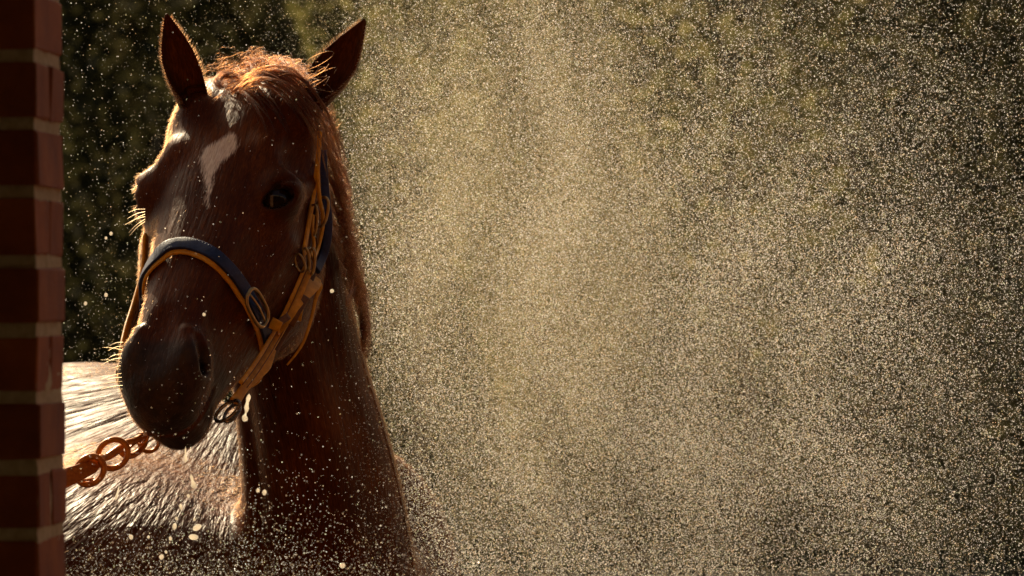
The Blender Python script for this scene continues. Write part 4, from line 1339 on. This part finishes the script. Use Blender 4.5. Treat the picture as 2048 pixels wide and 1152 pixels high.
tintv[cool, :3] *= np.array([0.80, 0.95, 0.70])
tintv[:, :3] *= rng.uniform(0.4, 1.0, (len(SPA), 1))
tintv[:620000, :3] *= np.array([1.0, 0.96, 0.82])
tintv[620000:, :3] = np.minimum(1.0, tintv[620000:, :3] * np.array([1.18, 1.22, 1.36]) + 0.08)
def cloud(name, P, Rr, T, label):
    me = bpy.data.meshes.new(name); me.vertices.add(len(P))
    me.vertices.foreach_set('co', P.astype(np.float32).ravel())
    me.attributes.new('size', 'FLOAT', 'POINT').data.foreach_set('value', Rr.astype(np.float32))
    me.attributes.new('tint', 'FLOAT_COLOR', 'POINT').data.foreach_set('color', T.ravel())
    me.materials.append(M_WATER)
    o = tag(link(name, me), label, 'spray', kind='stuff')
    points_mod(o, M_WATER)
    return o
cloud('water_spray', SPA, SRA, tintv, 'fine sunlit mist of water droplets drifting behind and around the horse')

# water beads caught on the coat, mane and ears
bd, br = [], []
for i in range(260):
    x, y = rng.uniform(240, 830), rng.uniform(180, 900)
    p, n = hit(x, y)
    if p is None: continue
    bd.append(p + n * 0.0006); br.append(0.0003 + 0.0009 * rng.random() ** 5)
bd, br = np.array(bd), np.array(br)
me = bpy.data.meshes.new('water_beads'); me.vertices.add(len(bd)); me.vertices.foreach_set('co', bd.astype(np.float32).ravel())
me.attributes.new('size', 'FLOAT', 'POINT').data.foreach_set('value', br.astype(np.float32))
tt = np.ones((len(bd), 4), np.float32); tt[:, :3] = (1.0, 0.92, 0.8)
me.attributes.new('tint', 'FLOAT_COLOR', 'POINT').data.foreach_set('color', tt.ravel()); me.materials.append(M_WATER)
wb = tag(link('water_beads', me, horse), kind='stuff'); points_mod(wb, M_WATER)

# large falling drops
M_DROP = bpy.data.materials.new('clear_water_drop'); M_DROP.use_nodes = True
nt = M_DROP.node_tree; nt.nodes.remove(nt.nodes['Principled BSDF'])
tr = nt.nodes.new('ShaderNodeBsdfTranslucent'); gl = nt.nodes.new('ShaderNodeBsdfGlossy')
tc = N(nt, 'ShaderNodeTexCoord')
nt.links.new(ramp(nt, noise(nt, tc.outputs['Object'], 300, 2), [(0.3, (0.93, 0.86, 0.74)), (0.7, (1.0, 0.96, 0.88))]), tr.inputs['Color'])
gl.inputs['Roughness'].default_value = 0.05
m1 = nt.nodes.new('ShaderNodeMixShader'); m1.inputs[0].default_value = 0.15
nt.links.new(tr.outputs[0], m1.inputs[1]); nt.links.new(gl.outputs[0], m1.inputs[2]); nt.links.new(m1.outputs[0], nt.nodes['Material Output'].inputs['Surface'])
def drop_mesh(prof, tilt, wob):
    """lathe: prof list of (z, r) in photo pixels, z downwards"""
    k_ = 1 / PXM; n = 12; V = []; F = []
    for i, (z, r) in enumerate(prof):
        for j in range(n):
            a = 2 * math.pi * j / n
            V.append((r * k_ * math.cos(a) + wob * k_ * math.sin(i * 1.3), r * k_ * math.sin(a), -z * k_))
    for i in range(len(prof) - 1):
        for j in range(n):
            F.append((i * n + j, (i + 1) * n + j, (i + 1) * n + (j + 1) % n, i * n + (j + 1) % n))
    F.append(tuple(range(n - 1, -1, -1))); F.append(tuple(range((len(prof) - 1) * n, len(prof) * n)))
    V = [tuple(Matrix.Rotation(R(tilt), 3, 'Y') @ Vector(v)) for v in V]
    return mesh_from(V, F, M_DROP)
def blob(ry, rx):
    return [(-ry * math.cos(t), max(rx * math.sin(t), 0.05)) for t in np.linspace(0, math.pi, 9)]
DG = 'large water drops falling from the horse'
def add_drop(x, y, Y, prof, tilt, label, group=None, wob=0.0):
    o = link('water_drop', drop_mesh(prof, tilt, wob)); o.location = px(x, y, Y)
    return tag(o, label, 'water drop', group or DG)
add_drop(496, 800, -0.5, [(-12, 0.3), (-8, 3), (-3, 4.2), (4, 2.6), (11, 3.6), (16, 4.6), (21, 3), (25, 1.4), (29, 2.6), (31, 4.6), (35, 5.6), (39, 4.6), (41, 1)], 10, 'stretched string of water falling beside the chin ring', wob=0.6)
add_drop(685, 1131, -0.8, blob(5, 5), 0, 'lone round water drop before the dark neck near the bottom edge')
add_drop(664, 582, -0.6, blob(3.6, 3.6), 0, 'lone round water drop before the neck beside the tan keeper strap')
add_drop(516, 981, -0.8, blob(4, 3.2), 10, 'smaller of two paired water drops before the neck')
add_drop(529, 985, -0.8, blob(5, 4), 10, 'larger of two paired water drops before the neck')
add_drop(394, 1055, -0.55, blob(9, 5.5), 60, 'slanted oval water drop, upper of the two largest below the chin')
add_drop(387, 1074, -0.55, blob(9, 5.5), 95, 'flat oval water drop, lower of the two largest below the chin')
add_drop(385, 962, -0.55, [(-14, 0.3), (-9, 2.4), (-5, 3.0), (-1, 2), (4, 4.0), (9, 5.0), (13, 3), (15, 0.5)], -14, 'stretched water drop halfway below the chin')
add_drop(371, 908, -0.55, [(-14, 0.3), (-8, 1.6), (0, 1.4), (8, 2.6), (13, 3), (16, 0.6)], 0, 'thin water thread dripping straight off the chin')
add_drop(349, 1053, -0.55, blob(6.5, 4), 5, 'upright oval water drop beside the two largest below the chin')
add_drop(323, 1114, -0.55, blob(5, 4.4), 20, 'round water drop lowest below the tether rings')
add_drop(362, 1014, -0.55, blob(6, 2.8), -12, 'narrow upright water drop above the oval drops below the chin')
add_drop(408, 629, -0.5, blob(3.2, 3.0), 0, 'tiny round water drop before the nose under the noseband')
add_drop(235, 985, -0.4, [(-16, 0.3), (-8, 1.2), (0, 1.6), (8, 2.6), (13, 2.0), (15, 0.4)], 14, 'thin water thread dripping off the tether ring')
for x, y, r, lb in ((262, 1074, 4, 'small round water drop low under the tether, closest of these to the brick pillar'),
                    (297, 1074, 2.6, 'tiny water drop under the tether, second from the brick pillar'),
                    (341, 1077, 3.2, 'small water drop just below the upright oval drop'),
                    (353, 1037, 3, 'small water drop just above the upright oval drop'),
                    (377, 992, 3, 'small water drop just under the stretched drop below the chin'),
                    (389, 1039, 2.6, 'tiny water drop just above the slanted oval drop'),
                    (332, 1104, 2.6, 'tiny water drop just above the lowest round drop'),
                    (212, 590, 3.2, 'small water drop in the dark gap beside the far cheek strap'),
                    (222, 467, 3, 'upper of two small water drops beside the far eye lashes'),
                    (212, 476, 2.4, 'lower of two small water drops beside the far eye lashes'),
                    (171, 607, 3, 'small water drop in the dark gap halfway between pillar and muzzle')):
    add_drop(x, y, -0.55, blob(r * 1.2, r), rng.uniform(-20, 20), lb, 'small water drops in the air')
